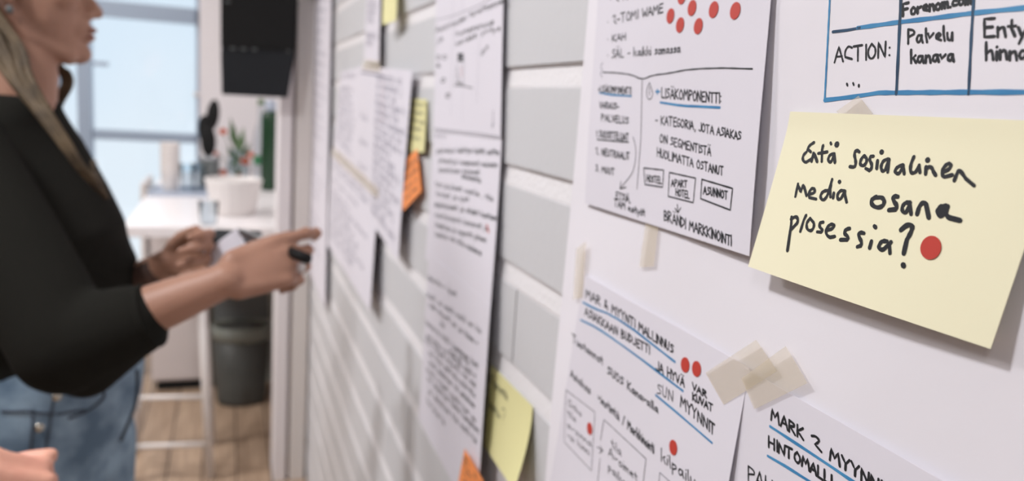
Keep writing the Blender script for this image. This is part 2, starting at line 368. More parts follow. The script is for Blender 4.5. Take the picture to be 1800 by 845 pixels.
# two white chairs beyond the counter
def chair(x, y, rz, lab):
    t = thing('white_chair', (0, 0, 0), lab, 'chair', 'white chairs by the window')
    b = bmesh.new(); box(b, (-.19, -.19, .44), (.19, .19, .465), .01); build('seat', b, mWhitePl, t)
    b = bmesh.new(); box(b, (-.19, .175, .50), (.19, .20, .93), .012); build('backrest', b, mWhitePl, t)
    for sx in (-1, 1):
        for sy in (-1, 1):
            b = bmesh.new(); cyl(b, (sx*.185, sy*.18, .002), (sx*.16, sy*.16, .445), .011, .013, 10); build('leg', b, mWhitePl, t, True)
        b = bmesh.new(); cyl(b, (sx*.16, .185, .45), (sx*.16, .188, .6), .010, n=10); build('back_post', b, mWhitePl, t, True)
    t.location = (x, y, 0); t.rotation_euler = (0, 0, rz)
chair(-.84, 4.25, -math.pi/2, 'white chair tucked against the left side of the counter')
chair(-1.18, 4.95, 0, 'white chair against the window, half hidden behind the woman')
# black hanging screen in front of the door post
t = thing('wall_screen', (-.19, 2.72, 1.37), 'black wall-hung screen unit with a row of small pale marks', 'screen')
def slab(name, pts, y0, y1, m, par, bev=.003):
    b = bmesh.new(); f = [b.verts.new((x, y0, z)) for x, z in pts]; k = [b.verts.new((x, y1, z)) for x, z in pts]
    b.faces.new(f); b.faces.new(k[::-1])
    for i in range(len(pts)): j = (i+1) % len(pts); b.faces.new((f[i], k[i], k[j], f[j]))
    if bev: bmesh.ops.bevel(b, geom=b.edges[:], offset=bev, segments=2, affect='EDGES')
    return build(name, b, m, par)
q = lambda px, py, Y=2.70: (onp(1, Y, px, py)[0], onp(1, Y, px, py)[2])
up_z = 2.2; a_ = q(385, 0); c_ = q(524, 0)
slab('upper_panel', [q(388, 84), (a_[0], up_z), (c_[0]+.01, up_z), c_, q(520, 90)], 2.70, 2.745, mBlack, t)
slab('lower_panel', [q(390, 166), q(388, 84), q(520, 90), q(506, 172)], 2.703, 2.74, mBlack2, t)
for px, py, w in ((409, 85, 9), (428, 86, 9), (447, 87, 8), (507, 90, 5), (400, 3, 9)):
    x, z = q(px, py); b = bmesh.new(); box(b, (x-w*.00093, 2.697, z-.003), (x+w*.00093, 2.702, z+.003), .0008); build('pale_mark', b, mGrey, t)
b = bmesh.new(); cyl(b, (-.09, 2.74, 1.75), (-.09, 2.82, 1.75), .02, n=14); build('bracket', b, mBlack, t, True)
# things on the worktop
def on_top(px, py): p = place(2, .9, px, py); return p
# tray with paper cups and glasses
tp = on_top(318, 341)
t = thing('serving_tray', (tp.x, tp.y, .9), 'flat blue-grey tray under the cups and glasses', 'tray')
b = bmesh.new(); box(b, (tp.x-.125, tp.y-.09, .901), (tp.x+.125, tp.y+.13, .909), .003); build('tray_base', b, mTray, t)
b = bmesh.new()
for lo, hi in (((-.13, -.095), (.13, -.085)), ((-.13, .125), (.13, .135)), ((-.13, -.085), (-.12, .125)), ((.12, -.085), (.13, .125))): box(b, (tp.x+lo[0], tp.y+lo[1], .901), (tp.x+hi[0], tp.y+hi[1], .922))
build('tray_rim', b, mTray, t)
cpx = onp(1, tp.y+.0, 299, 300)[0]
names = ['lowest', 'second', 'third', 'fourth', 'fifth', 'sixth', 'seventh', 'topmost']
for i in range(8):
    z = .909 + i*.0175; b = bmesh.new()
    lathe(b, (cpx, tp.y, z), [(.030, 0.001), (.0325, .03), (.041, .094), (.0435, .098), (.041, .101), (.038, .097), (.031, .035), (.028, .006)], 20)
    o = build('paper_cup', b, mWhitePl, None, True); tag(o, names[i] + (' white paper cup of the nested stack on the tray' if i != 0 else ' white paper cup of the nested stack, standing on the tray'), 'cup', 'nested paper cups on the counter')
for i, (px, dy, lab) in enumerate(((330, .0, 'clear drinking glass on the tray beside the paper cups'), (350, .05, 'clear drinking glass at the right end of the tray'))):
    x = onp(1, tp.y+dy, px, 320)[0]; b = bmesh.new()
    lathe(b, (x, tp.y+dy, .909), [(.027, .001), (.029, .02), (.034, .13), (.031, .13), (.026, .02), (.024, .01)], 20); tag(build('drinking_glass', b, mGlass, None, True), lab, 'glass', 'glasses on the tray')
p = on_top(362, 424); b = bmesh.new(); lathe(b, (p.x, max(p.y, 3.05), .90), [(.026, .001), (.03, .02), (.035, .085), (.032, .085), (.027, .02), (.024, .01)], 20)
tag(build('drinking_glass', b, mGlass, None, True), 'clear drinking glass at the near edge of the counter', 'glass')
# grey utensil pot with black utensils
p = on_top(367, 330); 
t = thing('utensil_pot', (p.x, p.y, .9), 'grey metal utensil pot on the counter', 'pot')
b = bmesh.new(); lathe(b, (p.x, p.y, .90), [(.040, .001), (.046, .01), (.048, .15), (.045, .15), (.043, .015), (.02, .01)], 24); build('pot_body', b, mGrey, t, True)
b = bmesh.new(); lathe(b, (p.x, p.y, 1.04), [(.049, 0), (.051, .004), (.051, .010), (.049, .014), (.046, .014), (.046, 0)], 24); build('rim', b, mSteel, t, True)
for i, (tx, ty, hz_, w, lab) in enumerate(((-.014, 0, .33, .036, 'black ladle leaning left in the utensil pot'), (.018, .012, .42, .030, 'tall black spatula leaning right in the utensil pot'), (-.002, -.022, .27, .036, 'short black spoon upright in the utensil pot'))):
    t = thing('kitchen_utensil', (p.x, p.y, .92), lab, 'utensil', 'black utensils in the pot')
    b = bmesh.new(); cyl(b, (p.x-tx*.3, p.y-ty*.3, .915), (p.x+tx*.75, p.y+ty, .9+hz_*.72), .007, .009, 10); build('handle', b, mBlack, t, True)
    b = bmesh.new(); ell(b, (p.x+tx, p.y+ty, .9+hz_*.85), (w, .014, .075), Matrix.Rotation(tx*6, 4, 'Y')); build('head', b, mBlack, t, True)
# ribbed white basket
p = on_top(410, 382); p.y += .10; p.x = onp(1, p.y, 411, 350)[0]
b = bmesh.new(); lathe(b, (p.x, p.y, .9), [(.078, .001), (.083, .01), (.104, .125), (.108, .14), (.104, .14), (.10, .125), (.078, .015), (.03, .012)], 72, .018, 18)
tag(build('ribbed_basket', b, mWhitePl, None, True), 'round white ribbed basket on the near part of the counter', 'basket')
# clear bottle, dark green bottle, vase of blossoms
p = on_top(474, 334)
t = thing('green_bottle', (p.x, p.y, .9), 'tall dark green cylindrical bottle beside the door post', 'bottle')
s_ = .035
b = bmesh.new(); lathe(b, (p.x, p.y, .9), [(.040, .001), (.045, .008), (.046, .36), (.040, .385), (.03, .39)], 24); build('bottle_body', b, mGreen, t, True)
b = bmesh.new(); lathe(b, (p.x, p.y, 1.29), [(.026, 0), (.028, .01), (.028, .05), (.024, .055)], 20); build('cap', b, mTray, t, True)
p2 = on_top(457, 322); t = thing('clear_bottle', (p2.x, p2.y, .9), 'clear bottle with green label next to the dark green one', 'bottle')
b = bmesh.new(); lathe(b, (p2.x, p2.y, .9), [(.030, .001), (.034, .01), (.034, .24), (.026, .29), (.014, .33), (.014, .42)], 24); build('bottle_body', b, mGlass, t, True)
b = bmesh.new(); lathe(b, (p2.x, p2.y, 1.0), [(.0345, 0), (.0350, .002), (.0350, .045), (.0345, .047)], 24); build('bottle_label', b, mat('bright_green_print', (.05, .28, .11), .5), t, True)
b = bmesh.new(); lathe(b, (p2.x, p2.y, 1.315), [(.016, 0), (.017, .002), (.017, .028), (.015, .03)], 16); build('cap', b, mLeaf, t, True)
p = on_top(418, 328)
t = thing('flower_vase', (p.x, p.y, .9), 'clear vase with green stems and orange-red blossoms on the counter', 'vase')
b = bmesh.new(); lathe(b, (p.x, p.y, .9), [(.04, .001), (.05, .02), (.055, .10), (.038, .16), (.045, .19), (.041, .19), (.034, .16), (.05, .10), (.045, .03), (.02, .012)], 24); build('vase_body', b, mGlass, t, True)
rr = random.Random(3)
for px, py, s in ((392, 231, .016), (431, 283, .020), (392, 303, .016), (441, 272, .014), (420, 306, .012), (380, 270, .011)):
    tip = Vector(onp(1, p.y - .01 + rr.uniform(-.05, .03), px, py)); base = Vector((p.x + rr.uniform(-.015, .015), p.y+rr.uniform(-.015, .015), .93))
    b = bmesh.new(); mid = (base+tip)/2 + Vector((0, 0, .03)); chain(b, [base, mid, tip], [.002, .002, .0015], 6); build('stem', b, mLeaf, t, True)
    b = bmesh.new()
    for k in range(7):
        an = k*2*math.pi/7; ell(b, tip + Vector((math.cos(an)*s*.7, math.sin(an)*s*.5, math.sin(an)*s*.5)), (s*.6, s*.45, s*.5), None, 8)
    build('blossom', b, mRedF, t, True)
for px, py in ((405, 205), (412, 218), (400, 255), (425, 240), (440, 250), (415, 270), (405, 285), (428, 222)):
    tip = Vector(onp(1, p.y + rr.uniform(-.04, .05), px, py)); base = Vector((p.x, p.y, 1.0)); d = (tip-base)
    b = bmesh.new(); side = d.cross(Vector((0, 1, 0))).normalized()*rr.uniform(.012, .02); n_ = Vector((0, -.006, 0))
    pts = [base + d*.35, base+d*.6+side, tip, base+d*.6-side]; vs = [b.verts.new(v) for v in pts]; mv = b.verts.new(base+d*.62+n_)
    for k in range(4): b.faces.new((vs[k], vs[(k+1) % 4], mv))
    o = build('leaf', b, mLeaf, t); sm = o.modifiers.new('s', 'SOLIDIFY'); sm.thickness = .0012
    b = bmesh.new(); chain(b, [base - Vector((0, 0, .06)), base+d*.4], [.0018, .0015], 6); build('stem', b, mLeaf, t, True)

# ---------------------------------------------------------------- sheets of paper on the wall
C0 = CAM.tolist()
class Sheet:
    """A sheet whose corners (TL, TR, BR, BL) sit at given distances from the wall; its shape is a height field over the wall."""
    def __init__(s, c, prof=None, bulge=None):
        s.q = []
        for px, py, h in c:
            v = ray(px, py); p = CAM + v*((-h - CAM[0])/v[0]); s.q.append((p[1], p[2], h))
        s.prof = prof or (lambda a, b: b); s.bulge = bulge or (lambda a, b: 0)
    def yz(s, a, b):
        q, r, t, u = s.q; w0, w1, w2, w3 = (1-a)*(1-b), a*(1-b), a*b, (1-a)*b
        return w0*q[0] + w1*r[0] + w2*t[0] + w3*u[0], w0*q[1] + w1*r[1] + w2*t[1] + w3*u[1]
    def h(s, a, b):
        q = s.q; t = s.prof(a, b)
        return ((1-a)*q[0][2] + a*q[1][2])*(1-t) + (a*q[2][2] + (1-a)*q[3][2])*t + s.bulge(a, b)
    def inv(s, y, z):
        a = b = .5
        for _ in range(3):
            y0, z0 = s.yz(a, b); q = s.q
            J = [(1-b)*(q[1][i]-q[0][i]) + b*(q[2][i]-q[3][i]) if k == 0 else (1-a)*(q[3][i]-q[0][i]) + a*(q[2][i]-q[1][i]) for i in (0, 1) for k in (0, 1)]; D = J[0]*J[3]-J[1]*J[2]
            dy, dz = y-y0, z-z0
            a += (J[3]*dy - J[1]*dz)/D; b += (-J[2]*dy + J[0]*dz)/D
        return a, b
    def hyz(s, y, z): return s.h(*s.inv(y, z))
    def at(s, px, py):                       # photo pixel -> (y, z) on the sheet
        v = ray(px, py).tolist(); h = s.h(.5, .5)
        for _ in range(4):
            k = (-h - C0[0])/v[0]; h = s.hyz(C0[1] + v[1]*k, C0[2] + v[2]*k)
        k = (-h - C0[0])/v[0]; return C0[1] + v[1]*k, C0[2] + v[2]*k
    def mesh(s, nu=14, nv=14, th=.00025, outline=None):
        b = bmesh.new(); F = []; K = []
        for j in range(nv+1):
            fr, bk = [], []
            for i in range(nu+1):
                a, c = i/nu, j/nv; y, z = s.yz(a, c); h = s.h(a, c)
                fr.append(b.verts.new((-h, y, z))); bk.append(b.verts.new((-h+th, y, z)))
            F.append(fr); K.append(bk)
        for j in range(nv):
            for i in range(nu):
                b.faces.new((F[j][i], F[j][i+1], F[j+1][i+1], F[j+1][i])); b.faces.new((K[j][i], K[j+1][i], K[j+1][i+1], K[j][i+1]))
        rim = [(F[0][i], K[0][i]) for i in range(nu)] + [(F[j][nu], K[j][nu]) for j in range(nv)] + [(F[nv][i], K[nv][i]) for i in range(nu, 0, -1)] + [(F[j][0], K[j][0]) for j in range(nv, 0, -1)]
        rim = [(b.verts.new(p.co), b.verts.new(q.co)) for p, q in rim]       # own vertices: a crisp edge
        for k in range(len(rim)): (p, q), (r, t) = rim[k], rim[(k+1) % len(rim)]; b.faces.new((p, q, t, r))
        return b

def smooth_line(p, it=2):
    for _ in range(it):
        if len(p) < 3: break
        o = [p[0]]
        for a, c in zip(p, p[1:]):
            o += [(a[0]*.75+c[0]*.25, a[1]*.75+c[1]*.25), (a[0]*.25+c[0]*.75, a[1]*.25+c[1]*.75)]
        o[1:2] = []; o[-2:-1] = []; o[-1] = p[-1]; p = o
        if p[-1] != o[-1]: p.append(o[-1])
    return p
def ribbon(b, sh, pts, w, lift=.0002, taper=False):
    """a marker stroke lying on the sheet; pts are (y, z)"""
    P = [pts[0]]
    step = max(w*1.2, .0012)
    for a, c in zip(pts, pts[1:]):
        L = math.hypot(c[0]-a[0], c[1]-a[1]); n = max(1, min(40, int(L/step)))
        P += [(a[0]+(c[0]-a[0])*k/n, a[1]+(c[1]-a[1])*k/n) for k in range(1, n+1)]
    V = lambda y, z: b.verts.new((-(sh.hyz(y, z) + lift), y, z))
    if len(P) < 2 or math.hypot(P[-1][0]-P[0][0], P[-1][1]-P[0][1]) < 1e-5 and len(P) < 3: P = [P[0], (P[0][0]+w*.2, P[0][1])]
    L_, R_ = [], []
    for i, p in enumerate(P):
        q0 = P[max(0, i-1)]; q1 = P[min(len(P)-1, i+1)]; dy, dz = q1[0]-q0[0], q1[1]-q0[1]; l = math.hypot(dy, dz) or 1
        ny, nz = -dz/l*w/2, dy/l*w/2
        k = 1 + .12*math.sin(i*1.7 + p[0]*900)
        L_.append(V(p[0]+ny*k, p[1]+nz*k)); R_.append(V(p[0]-ny*k, p[1]-nz*k))
    for i in range(len(P)-1):
        b.faces.new((L_[i], L_[i+1], R_[i+1], R_[i]))
    for idx, (e, o_) in enumerate(((0, 1), (-1, -2))):
        p, r = P[e], P[o_]; ang = math.atan2(p[1]-r[1], p[0]-r[0])
        arc = [V(p[0]+w/2*math.cos(ang+t), p[1]+w/2*math.sin(ang+t)) for t in (-1.57, -.79, 0, .79, 1.57)]
        b.faces.new(arc)

G = {  # single-stroke letters on a box about 0.6 wide, 1 high; '|' splits strokes
'A':'0,0 .28,1 .55,0|.1,.36 .48,.36','B':'.05,0 .05,1|.05,1 .45,.9 .4,.58 .05,.52|.05,.52 .55,.4 .45,.02 .05,0','C':'.5,.85 .25,1 .02,.6 .1,.08 .5,.1',
'D':'.05,0 .05,1|.05,1 .5,.85 .52,.2 .05,0','E':'.5,1 .05,.97 .05,0 .5,.03|.05,.52 .42,.54','F':'.05,0 .05,.97 .5,1|.05,.52 .42,.54','G':'.5,.88 .2,1 .02,.5 .15,.02 .5,.12 .5,.48 .28,.46',
'H':'.05,0 .05,1|.5,0 .5,1|.05,.5 .5,.52','I':'.1,0 .1,1','J':'.4,1 .42,.15 .2,-.02 .02,.15','K':'.05,0 .05,1|.5,1 .07,.48 .52,0','L':'.05,1 .05,.02 .45,.02',
'M':'.02,0 .1,1 .32,.4 .55,1 .65,0','N':'.04,0 .06,1 .48,0 .52,1','O':'.28,1 .02,.6 .1,.08 .35,0 .55,.4 .45,.92 .28,1','P':'.05,0 .05,1|.05,1 .5,.92 .45,.5 .05,.45',
'R':'.05,0 .05,1|.05,1 .48,.92 .42,.55 .06,.5|.12,.5 .52,0','S':'.48,.88 .2,1 .08,.72 .42,.45 .4,.06 .02,.08','T':'0,.97 .55,1|.28,.98 .27,0','U':'.05,1 .06,.2 .25,0 .45,.18 .48,1',
'V':'.02,1 .25,0 .5,1','W':'.02,1 .15,0 .32,.65 .5,0 .65,1','Y':'.02,1 .26,.5 .5,1|.26,.5 .24,0','Z':'.05,.97 .5,1 .04,0 .52,.03',
'Ä':'0,0 .28,1 .55,0|.1,.36 .48,.36|.14,1.22 .16,1.22|.42,1.22 .44,1.22','Ö':'.28,1 .02,.6 .1,.08 .35,0 .55,.4 .45,.92 .28,1|.14,1.22 .16,1.22|.42,1.22 .44,1.22',
'a':'.42,.5 .15,.56 .04,.2 .2,0 .4,.25 .43,.52|.42,.5 .42,.08 .5,.0','b':'.06,1 .06,0 .35,.0 .42,.38 .1,.45','c':'.4,.45 .15,.54 .04,.2 .2,0 .42,.1','d':'.4,.45 .1,.52 .05,.1 .25,0 .4,.3 .42,1|.42,1 .43,0',
'e':'.06,.28 .42,.34 .3,.58 .06,.45 .08,.05 .42,.06','f':'.4,.95 .2,.95 .16,0|.02,.52 .36,.54','g':'.4,.5 .1,.55 .06,.12 .38,.15 .42,.52|.42,.5 .4,-.35 .08,-.3','h':'.06,1 .06,0|.06,.35 .3,.58 .4,.4 .42,0',
'i':'.08,.52 .08,0|.09,.8 .1,.8','j':'.2,.52 .2,-.25 .02,-.3|.2,.8 .22,.8','k':'.06,1 .06,0|.38,.56 .08,.25 .42,0','l':'.08,1 .08,.05 .16,0','m':'.04,.52 .04,0|.04,.35 .18,.56 .27,.4 .27,0|.27,.35 .42,.56 .5,.4 .52,0',
'n':'.05,.54 .05,0|.05,.35 .25,.57 .38,.42 .4,0','o':'.22,.55 .04,.4 .08,.04 .3,0 .42,.25 .36,.52 .22,.55','p':'.06,.55 .06,-.4|.06,.45 .35,.56 .42,.15 .08,.03','r':'.06,.54 .06,0|.06,.32 .2,.54 .36,.52',
's':'.36,.48 .14,.56 .08,.38 .34,.22 .3,.0 .03,.04','t':'.16,.9 .14,.1 .3,0|.0,.56 .34,.58','u':'.05,.54 .07,.1 .25,0 .38,.2 .4,.54|.4,.54 .42,0','v':'.02,.54 .2,0 .4,.54','w':'.02,.54 .12,0 .26,.4 .38,0 .5,.54','y':'.05,.54 .2,.06 |.42,.54 .2,-.05 .08,-.36','z':'.04,.53 .38,.54 .04,0 .4,.02',
'ä':'.42,.5 .15,.56 .04,.2 .2,0 .4,.25 .43,.52|.42,.5 .42,.08 .5,.0|.12,.8 .14,.8|.34,.8 .36,.8','ö':'.22,.55 .04,.4 .08,.04 .3,0 .42,.25 .36,.52 .22,.55|.12,.8 .14,.8|.32,.8 .34,.8',
'1':'.08,.8 .2,1 .2,0','2':'.05,.8 .25,1 .45,.78 .05,.02 .5,.02','3':'.08,.92 .35,1 .4,.68 .15,.55 .45,.4 .4,.02 .05,.05','?':'.05,.8 .2,1 .45,.9 .4,.6 .2,.45 .2,.25|.2,.02 .21,.02',
'.':'.08,.02 .1,.02','·':'.08,.35 .1,.35',',':'.14,.06 .06,-.18',':':'.12,.12 .13,.12|.13,.62 .14,.62','-':'.04,.38 .36,.4','&':'.55,0 .12,.75 .25,1 .4,.8 .05,.3 .15,0 .5,.4','/':'.02,-.05 .4,1.05','+':'.02,.4 .45,.4|.23,.15 .23,.68','(':'.3,1.1 .05,.5 .3,-.1'}
def wid(ch):
    if ch == ' ': return .42
    g = G.get(ch) or G['o']
    return max(float(p.split(',')[0]) for st in g.split('|') for p in st.split()) + .10
def bl(base, t):                            # point along a baseline polyline
    L = [0]
    for a, c in zip(base, base[1:]): L.append(L[-1] + math.hypot(c[0]-a[0], c[1]-a[1]))
    d = t*L[-1]
    for i in range(len(base)-1):
        if d <= L[i+1] or i == len(base)-2:
            f = (d-L[i])/((L[i+1]-L[i]) or 1); return base[i][0]+(base[i+1][0]-base[i][0])*f, base[i][1]+(base[i+1][1]-base[i][1])*f
def text(b, sh, s, base, h, w=.0009, slant=.0, jit=.03, h1=None):
    r = random.Random(s + str(base)); T = sum(wid(c) for c in s) - .10; x = 0; h1 = h1 or h
    for ch in s:
        if ch != ' ':
            dx, dy, sc = r.uniform(-jit, jit), r.uniform(-jit, jit), 1 + r.uniform(-jit, jit)*1.5
            for st in (G.get(ch) or G['o']).split('|'):
                P = [tuple(map(float, p.split(','))) for p in st.split()]
                P = smooth_line(P, 2 if ch in 'BCDGJOPRSUÖ23&?' or ch.islower() else 0) if len(P) > 2 else P
                out = []
                for gx, gy in P:
                    t = (x + gx + dx)/T; hh = h + (h1-h)*min(max(t, 0), 1)
                    u, v = bl(base, min(max(t, 0), 1)); u += (t - min(max(t, 0), 1))*(base[-1][0]-base[0][0])
                    out.append(sh.at(u + slant*hh*gy*sc, v - 1.2*hh*(gy*sc + dy)))
                ribbon(b, sh, out, w)
        x += wid(ch)
def pline(b, sh, pts, w, sm=0):
    if sm: pts = smooth_line([tuple(p) for p in pts], sm)
    P = [pts[0]]
    for a, c in zip(pts, pts[1:]):
        n = max(1, int(math.hypot(c[0]-a[0], c[1]-a[1])/12))
        P += [(a[0]+(c[0]-a[0])*k/n, a[1]+(c[1]-a[1])*k/n) for k in range(1, n+1)]
    ribbon(b, sh, [sh.at(*p) for p in P], w)
def ink(sh, par, items, m=None, name='handwriting', label=None):
    b = bmesh.new()
    for it in items:
        if it[0] == 't': text(b, sh, *it[1:-1], **it[-1]) if isinstance(it[-1], dict) else text(b, sh, *it[1:])
        else: pline(b, sh, *it[1:])
    me = bpy.data.meshes.new(name); b.to_mesh(me); b.free()
    o = link(name, me, m or mInk, par)
    if label: o['label'] = label
    return o
def sheet_thing(name, sh, label, cat, m, group=None, nu=14, nv=14):
    t = thing(name, (0, sh.q[0][0], sh.q[0][1]), label, cat, group)
    build('paper', sh.mesh(nu, nv), m, t, True); return t
def dot(sh, px, py, label, group, r=.0048):
    y, z = sh.at(px, py); b = bmesh.new(); n = 28
    top = [b.verts.new((-(sh.hyz(y+r*math.cos(k*2*math.pi/n), z+r*math.sin(k*2*math.pi/n))+.00045), y+r*math.cos(k*2*math.pi/n), z+r*math.sin(k*2*math.pi/n))) for k in range(n)]
    bot = [b.verts.new((v.co.x+.0003, v.co.y, v.co.z)) for v in top]
    b.faces.new(top); b.faces.new(bot[::-1])
    for k in range(n): b.faces.new((top[k], top[(k+1) % n], bot[(k+1) % n], bot[k]))
    return tag(build('dot_sticker', b, mDot), label, 'sticker', group)
def tape(pts, h, label, group='pieces of masking tape'):
    sh = Sheet([(x, y, h) for x, y in pts]); return tag(build('masking_tape', sh.mesh(3, 3, .00015), mTape), label, 'tape', group)
wav = lambda A, f, g, p: (lambda a, b: A*(math.sin(f*a+p)*math.cos(g*b+p*.7)))
ease = lambda k: (lambda a, b: max(b, 0)**k)

# --- big flipchart sheet
fl = Sheet([(1041, -60, .0018), (2350, -400, .0018), (2350, 1500, .0020), (953, 900, .0030)], bulge=wav(.0012, 13, 8, .4))
tf = sheet_thing('flipchart_paper', fl, 'large white flipchart paper with a blue-ruled table drawn on it', 'paper', mFlip, nu=60, nv=60)
ink(fl, tf, [('l', [(1460, -40), (1459, 0), (1454, 100), (1450, 177)], .0012), ('l', [(1450, 176), (1500, 170), (1545, 163), (1700, 162), (1860, 162)], .0020)], mBlue, 'table_outline', 'blue marker outline')
ink(fl, tf, [('l', [(1508, 49), (1580, 39), (1640, 32), (1710, 23), (1840, 10)], .0019)], mBlue, 'table_rule', 'blue marker rule')
ink(fl, tf, [('l', [(1464, 56), (1490, 53), (1512, 49)], .0013), ('l', [(1585, -40), (1584, 0), (1581, 60), (1576, 165)], .0016)], mNavy, 'table_rule', 'dark navy marker rule')
ink(fl, tf, [('l', [(1715, -40), (1712, 0), (1708, 60), (1703, 165)], .0013)], mNavy, 'table_rule', 'dark navy marker rule')
ink(fl, tf, [('t', 'ACTION:', [(1467, 110), (1564, 100)], 23, .0010)])
ink(fl, tf, [('l', [(1489, 147), (1490, 150)], .0011), ('l', [(1500, 146), (1501, 149)], .0011), ('l', [(1510, 149), (1510, 152)], .0011)])
ink(fl, tf, [('t', 'Palvelu', [(1596, 76), (1674, 71)], 21, .0011)])
ink(fl, tf, [('t', 'kanava', [(1600, 111), (1677, 108)], 19, .0012)])
ink(fl, tf, [('t', 'Forenom.com', [(1587, 28), (1708, 6)], 18, .0012)])
ink(fl, tf, [('t', 'Enty', [(1729, 65), (1806, 64)], 26, .0012)])
ink(fl, tf, [('t', 'hinna', [(1731, 106), (1808, 104)], 25, .0012)])

# --- upper A4 sheet
s1 = Sheet([(1063, -220, .0045), (1378, -300, .0045), (1317, 450, .0080), (1028, 357, .0045)], bulge=wav(.0006, 6, 7, 1.1))
t1 = sheet_thing('paper_sheet', s1, 'white sheet with small boxed words and red dots, top left on the flipchart paper', 'paper', mPaper, nu=20, nv=24)
W1 = .0010
ink(s1, t1, [('t', '· 2-KA', [(1072, 5), (1112, -3)], 12, W1)])
ink(s1, t1, [('t', '· 2-TOMI WAME', [(1068, 45), (1166, 22)], 13, W1)])
ink(s1, t1, [('t', '· KAH', [(1068, 74), (1100, 70)], 10, .0010)])
ink(s1, t1, [('t', '· SÄL - kaikki somassa', [(1068, 103), (1196, 92)], 13, W1)])
ink(s1, t1, [('l', [(1061, 127), (1085, 128), (1110, 131), (1129, 140), (1148, 132), (1175, 129), (1215, 121), (1290, 119), (1323, 121)], .0009, 1)], None, 'divider')
ink(s1, t1, [('l', [(1129, 140), (1127, 240), (1120, 332)], .0006)], None, 'divider')
ink(s1, t1, [('l', [(1060, 110), (1055, 118), (1061, 124), (1054, 130), (1059, 137)], .0005, 1)], mInkS)
ink(s1, t1, [('l', [(1142, 145), (1136, 160), (1139, 175), (1146, 174), (1149, 157), (1142, 145)], .0006, 2), ('l', [(1142, 153), (1142, 167)], .0006)])
ink(s1, t1, [('l', [(1153, 161), (1160, 161)], .0012), ('l', [(1156, 157), (1156, 165)], .0012)], mBlue, 'plus_sign', 'blue marker plus sign')
ink(s1, t1, [('t', 'LISÄKOMPONENTTI:', [(1163, 172), (1268, 181)], 15, .0010)])
ink(s1, t1, [('l', [(1161, 180), (1200, 186), (1230, 187), (1266, 189)], .0014, 1)], mBlue, 'underline', 'blue marker underline')
ink(s1, t1, [('t', '- KATEGORIA, JOTA ASIAKAS', [(1152, 217), (1200, 224), (1303, 246)], 12.5, .0009)])
ink(s1, t1, [('t', 'ON SEGMENTISTÄ', [(1160, 250), (1250, 274)], 12.5, .0009)])
ink(s1, t1, [('t', 'HUOLIMATTA OSTANUT', [(1155, 275), (1272, 309)], 12.5, .0009)])
for pts, w in (([(1132, 295), (1167, 299), (1165, 329), (1134, 324), (1132, 295)], 'HOSTEL'),): ink(s1, t1, [('l', pts, .0009), ('t', w, [(1137, 319), (1163, 323)], 10, .0009)], None, 'boxed_word')
ink(s1, t1, [('l', [(1177, 303), (1223, 313), (1219, 356), (1175, 345), (1177, 303)], .0009), ('t', 'APART', [(1180, 327), (1208, 330)], 10.5, .0009), ('t', 'HOTEL', [(1188, 343), (1212, 349)], 10.5, .0009)], None, 'boxed_word')
ink(s1, t1, [('l', [(1234, 315), (1288, 331), (1284, 369), (1232, 349), (1234, 315)], .0010), ('t', 'ASUNNOT', [(1237, 341), (1279, 350)], 12, .0010)], None, 'boxed_word')
ink(s1, t1, [('l', [(1191, 359), (1192, 374)], .0008), ('l', [(1187, 366), (1192, 374), (1197, 365)], .0008)], None, 'arrow')
ink(s1, t1, [('t', 'BRÄNDI MARKKINOINTI', [(1167, 387), (1286, 432)], 15, .0010)])
ink(s1, t1, [('t', '+LISÄKOMPONENTTI', [(1052, 162), (1110, 166)], 10, .0008)])
ink(s1, t1, [('l', [(1054, 163), (1082, 168), (1110, 169)], .0013, 1)], mBlue, 'underline', 'blue marker underline')
ink(s1, t1, [('t', 'VARAUS-', [(1054, 190), (1088, 192)], 9, W1)])
ink(s1, t1, [('t', 'PALVELUS', [(1057, 212), (1105, 218)], 10, W1)])
ink(s1, t1, [('t', '1 SUOSITTELIJAT', [(1048, 241), (1105, 247)], 10, W1), ('l', [(1050, 245), (1080, 248), (1105, 250)], .0010, 1)])
ink(s1, t1, [('t', '2. NEUTRAALIT', [(1047, 271), (1107, 281)], 10, W1)])
ink(s1, t1, [('t', '3. MUUT', [(1047, 300), (1080, 308)], 9, W1)])
ink(s1, t1, [('l', [(1113, 240), (1119, 262), (1116, 295), (1105, 316), (1091, 331)], .0006, 2), ('l', [(1092, 319), (1090, 332), (1101, 329)], .0008)], None, 'arrow')
ink(s1, t1, [('t', 'ETSIÄ,', [(1083, 349), (1108, 356)], 10, W1)])
ink(s1, t1, [('t', 'TÄM esityöt', [(1080, 362), (1134, 380)], 10.5, W1)])
for px, py, w in ((1199, -6, 'topmost red dot sticker on the boxed-words sheet, cut by the photo edge'), (1179, 28, 'leftmost red dot sticker on the boxed-words sheet, upper row'), (1217, 14, 'second red dot sticker of the upper row on the boxed-words sheet'), (1255, 17, 'third red dot sticker of the upper row on the boxed-words sheet'), (1293, 19, 'rightmost red dot sticker on the boxed-words sheet'), (1196, 44, 'left of the two lower red dot stickers on the boxed-words sheet'), (1228, 46, 'right of the two lower red dot stickers on the boxed-words sheet')):
    dot(s1, px, py, w, 'red dot stickers on the boxed-words sheet')

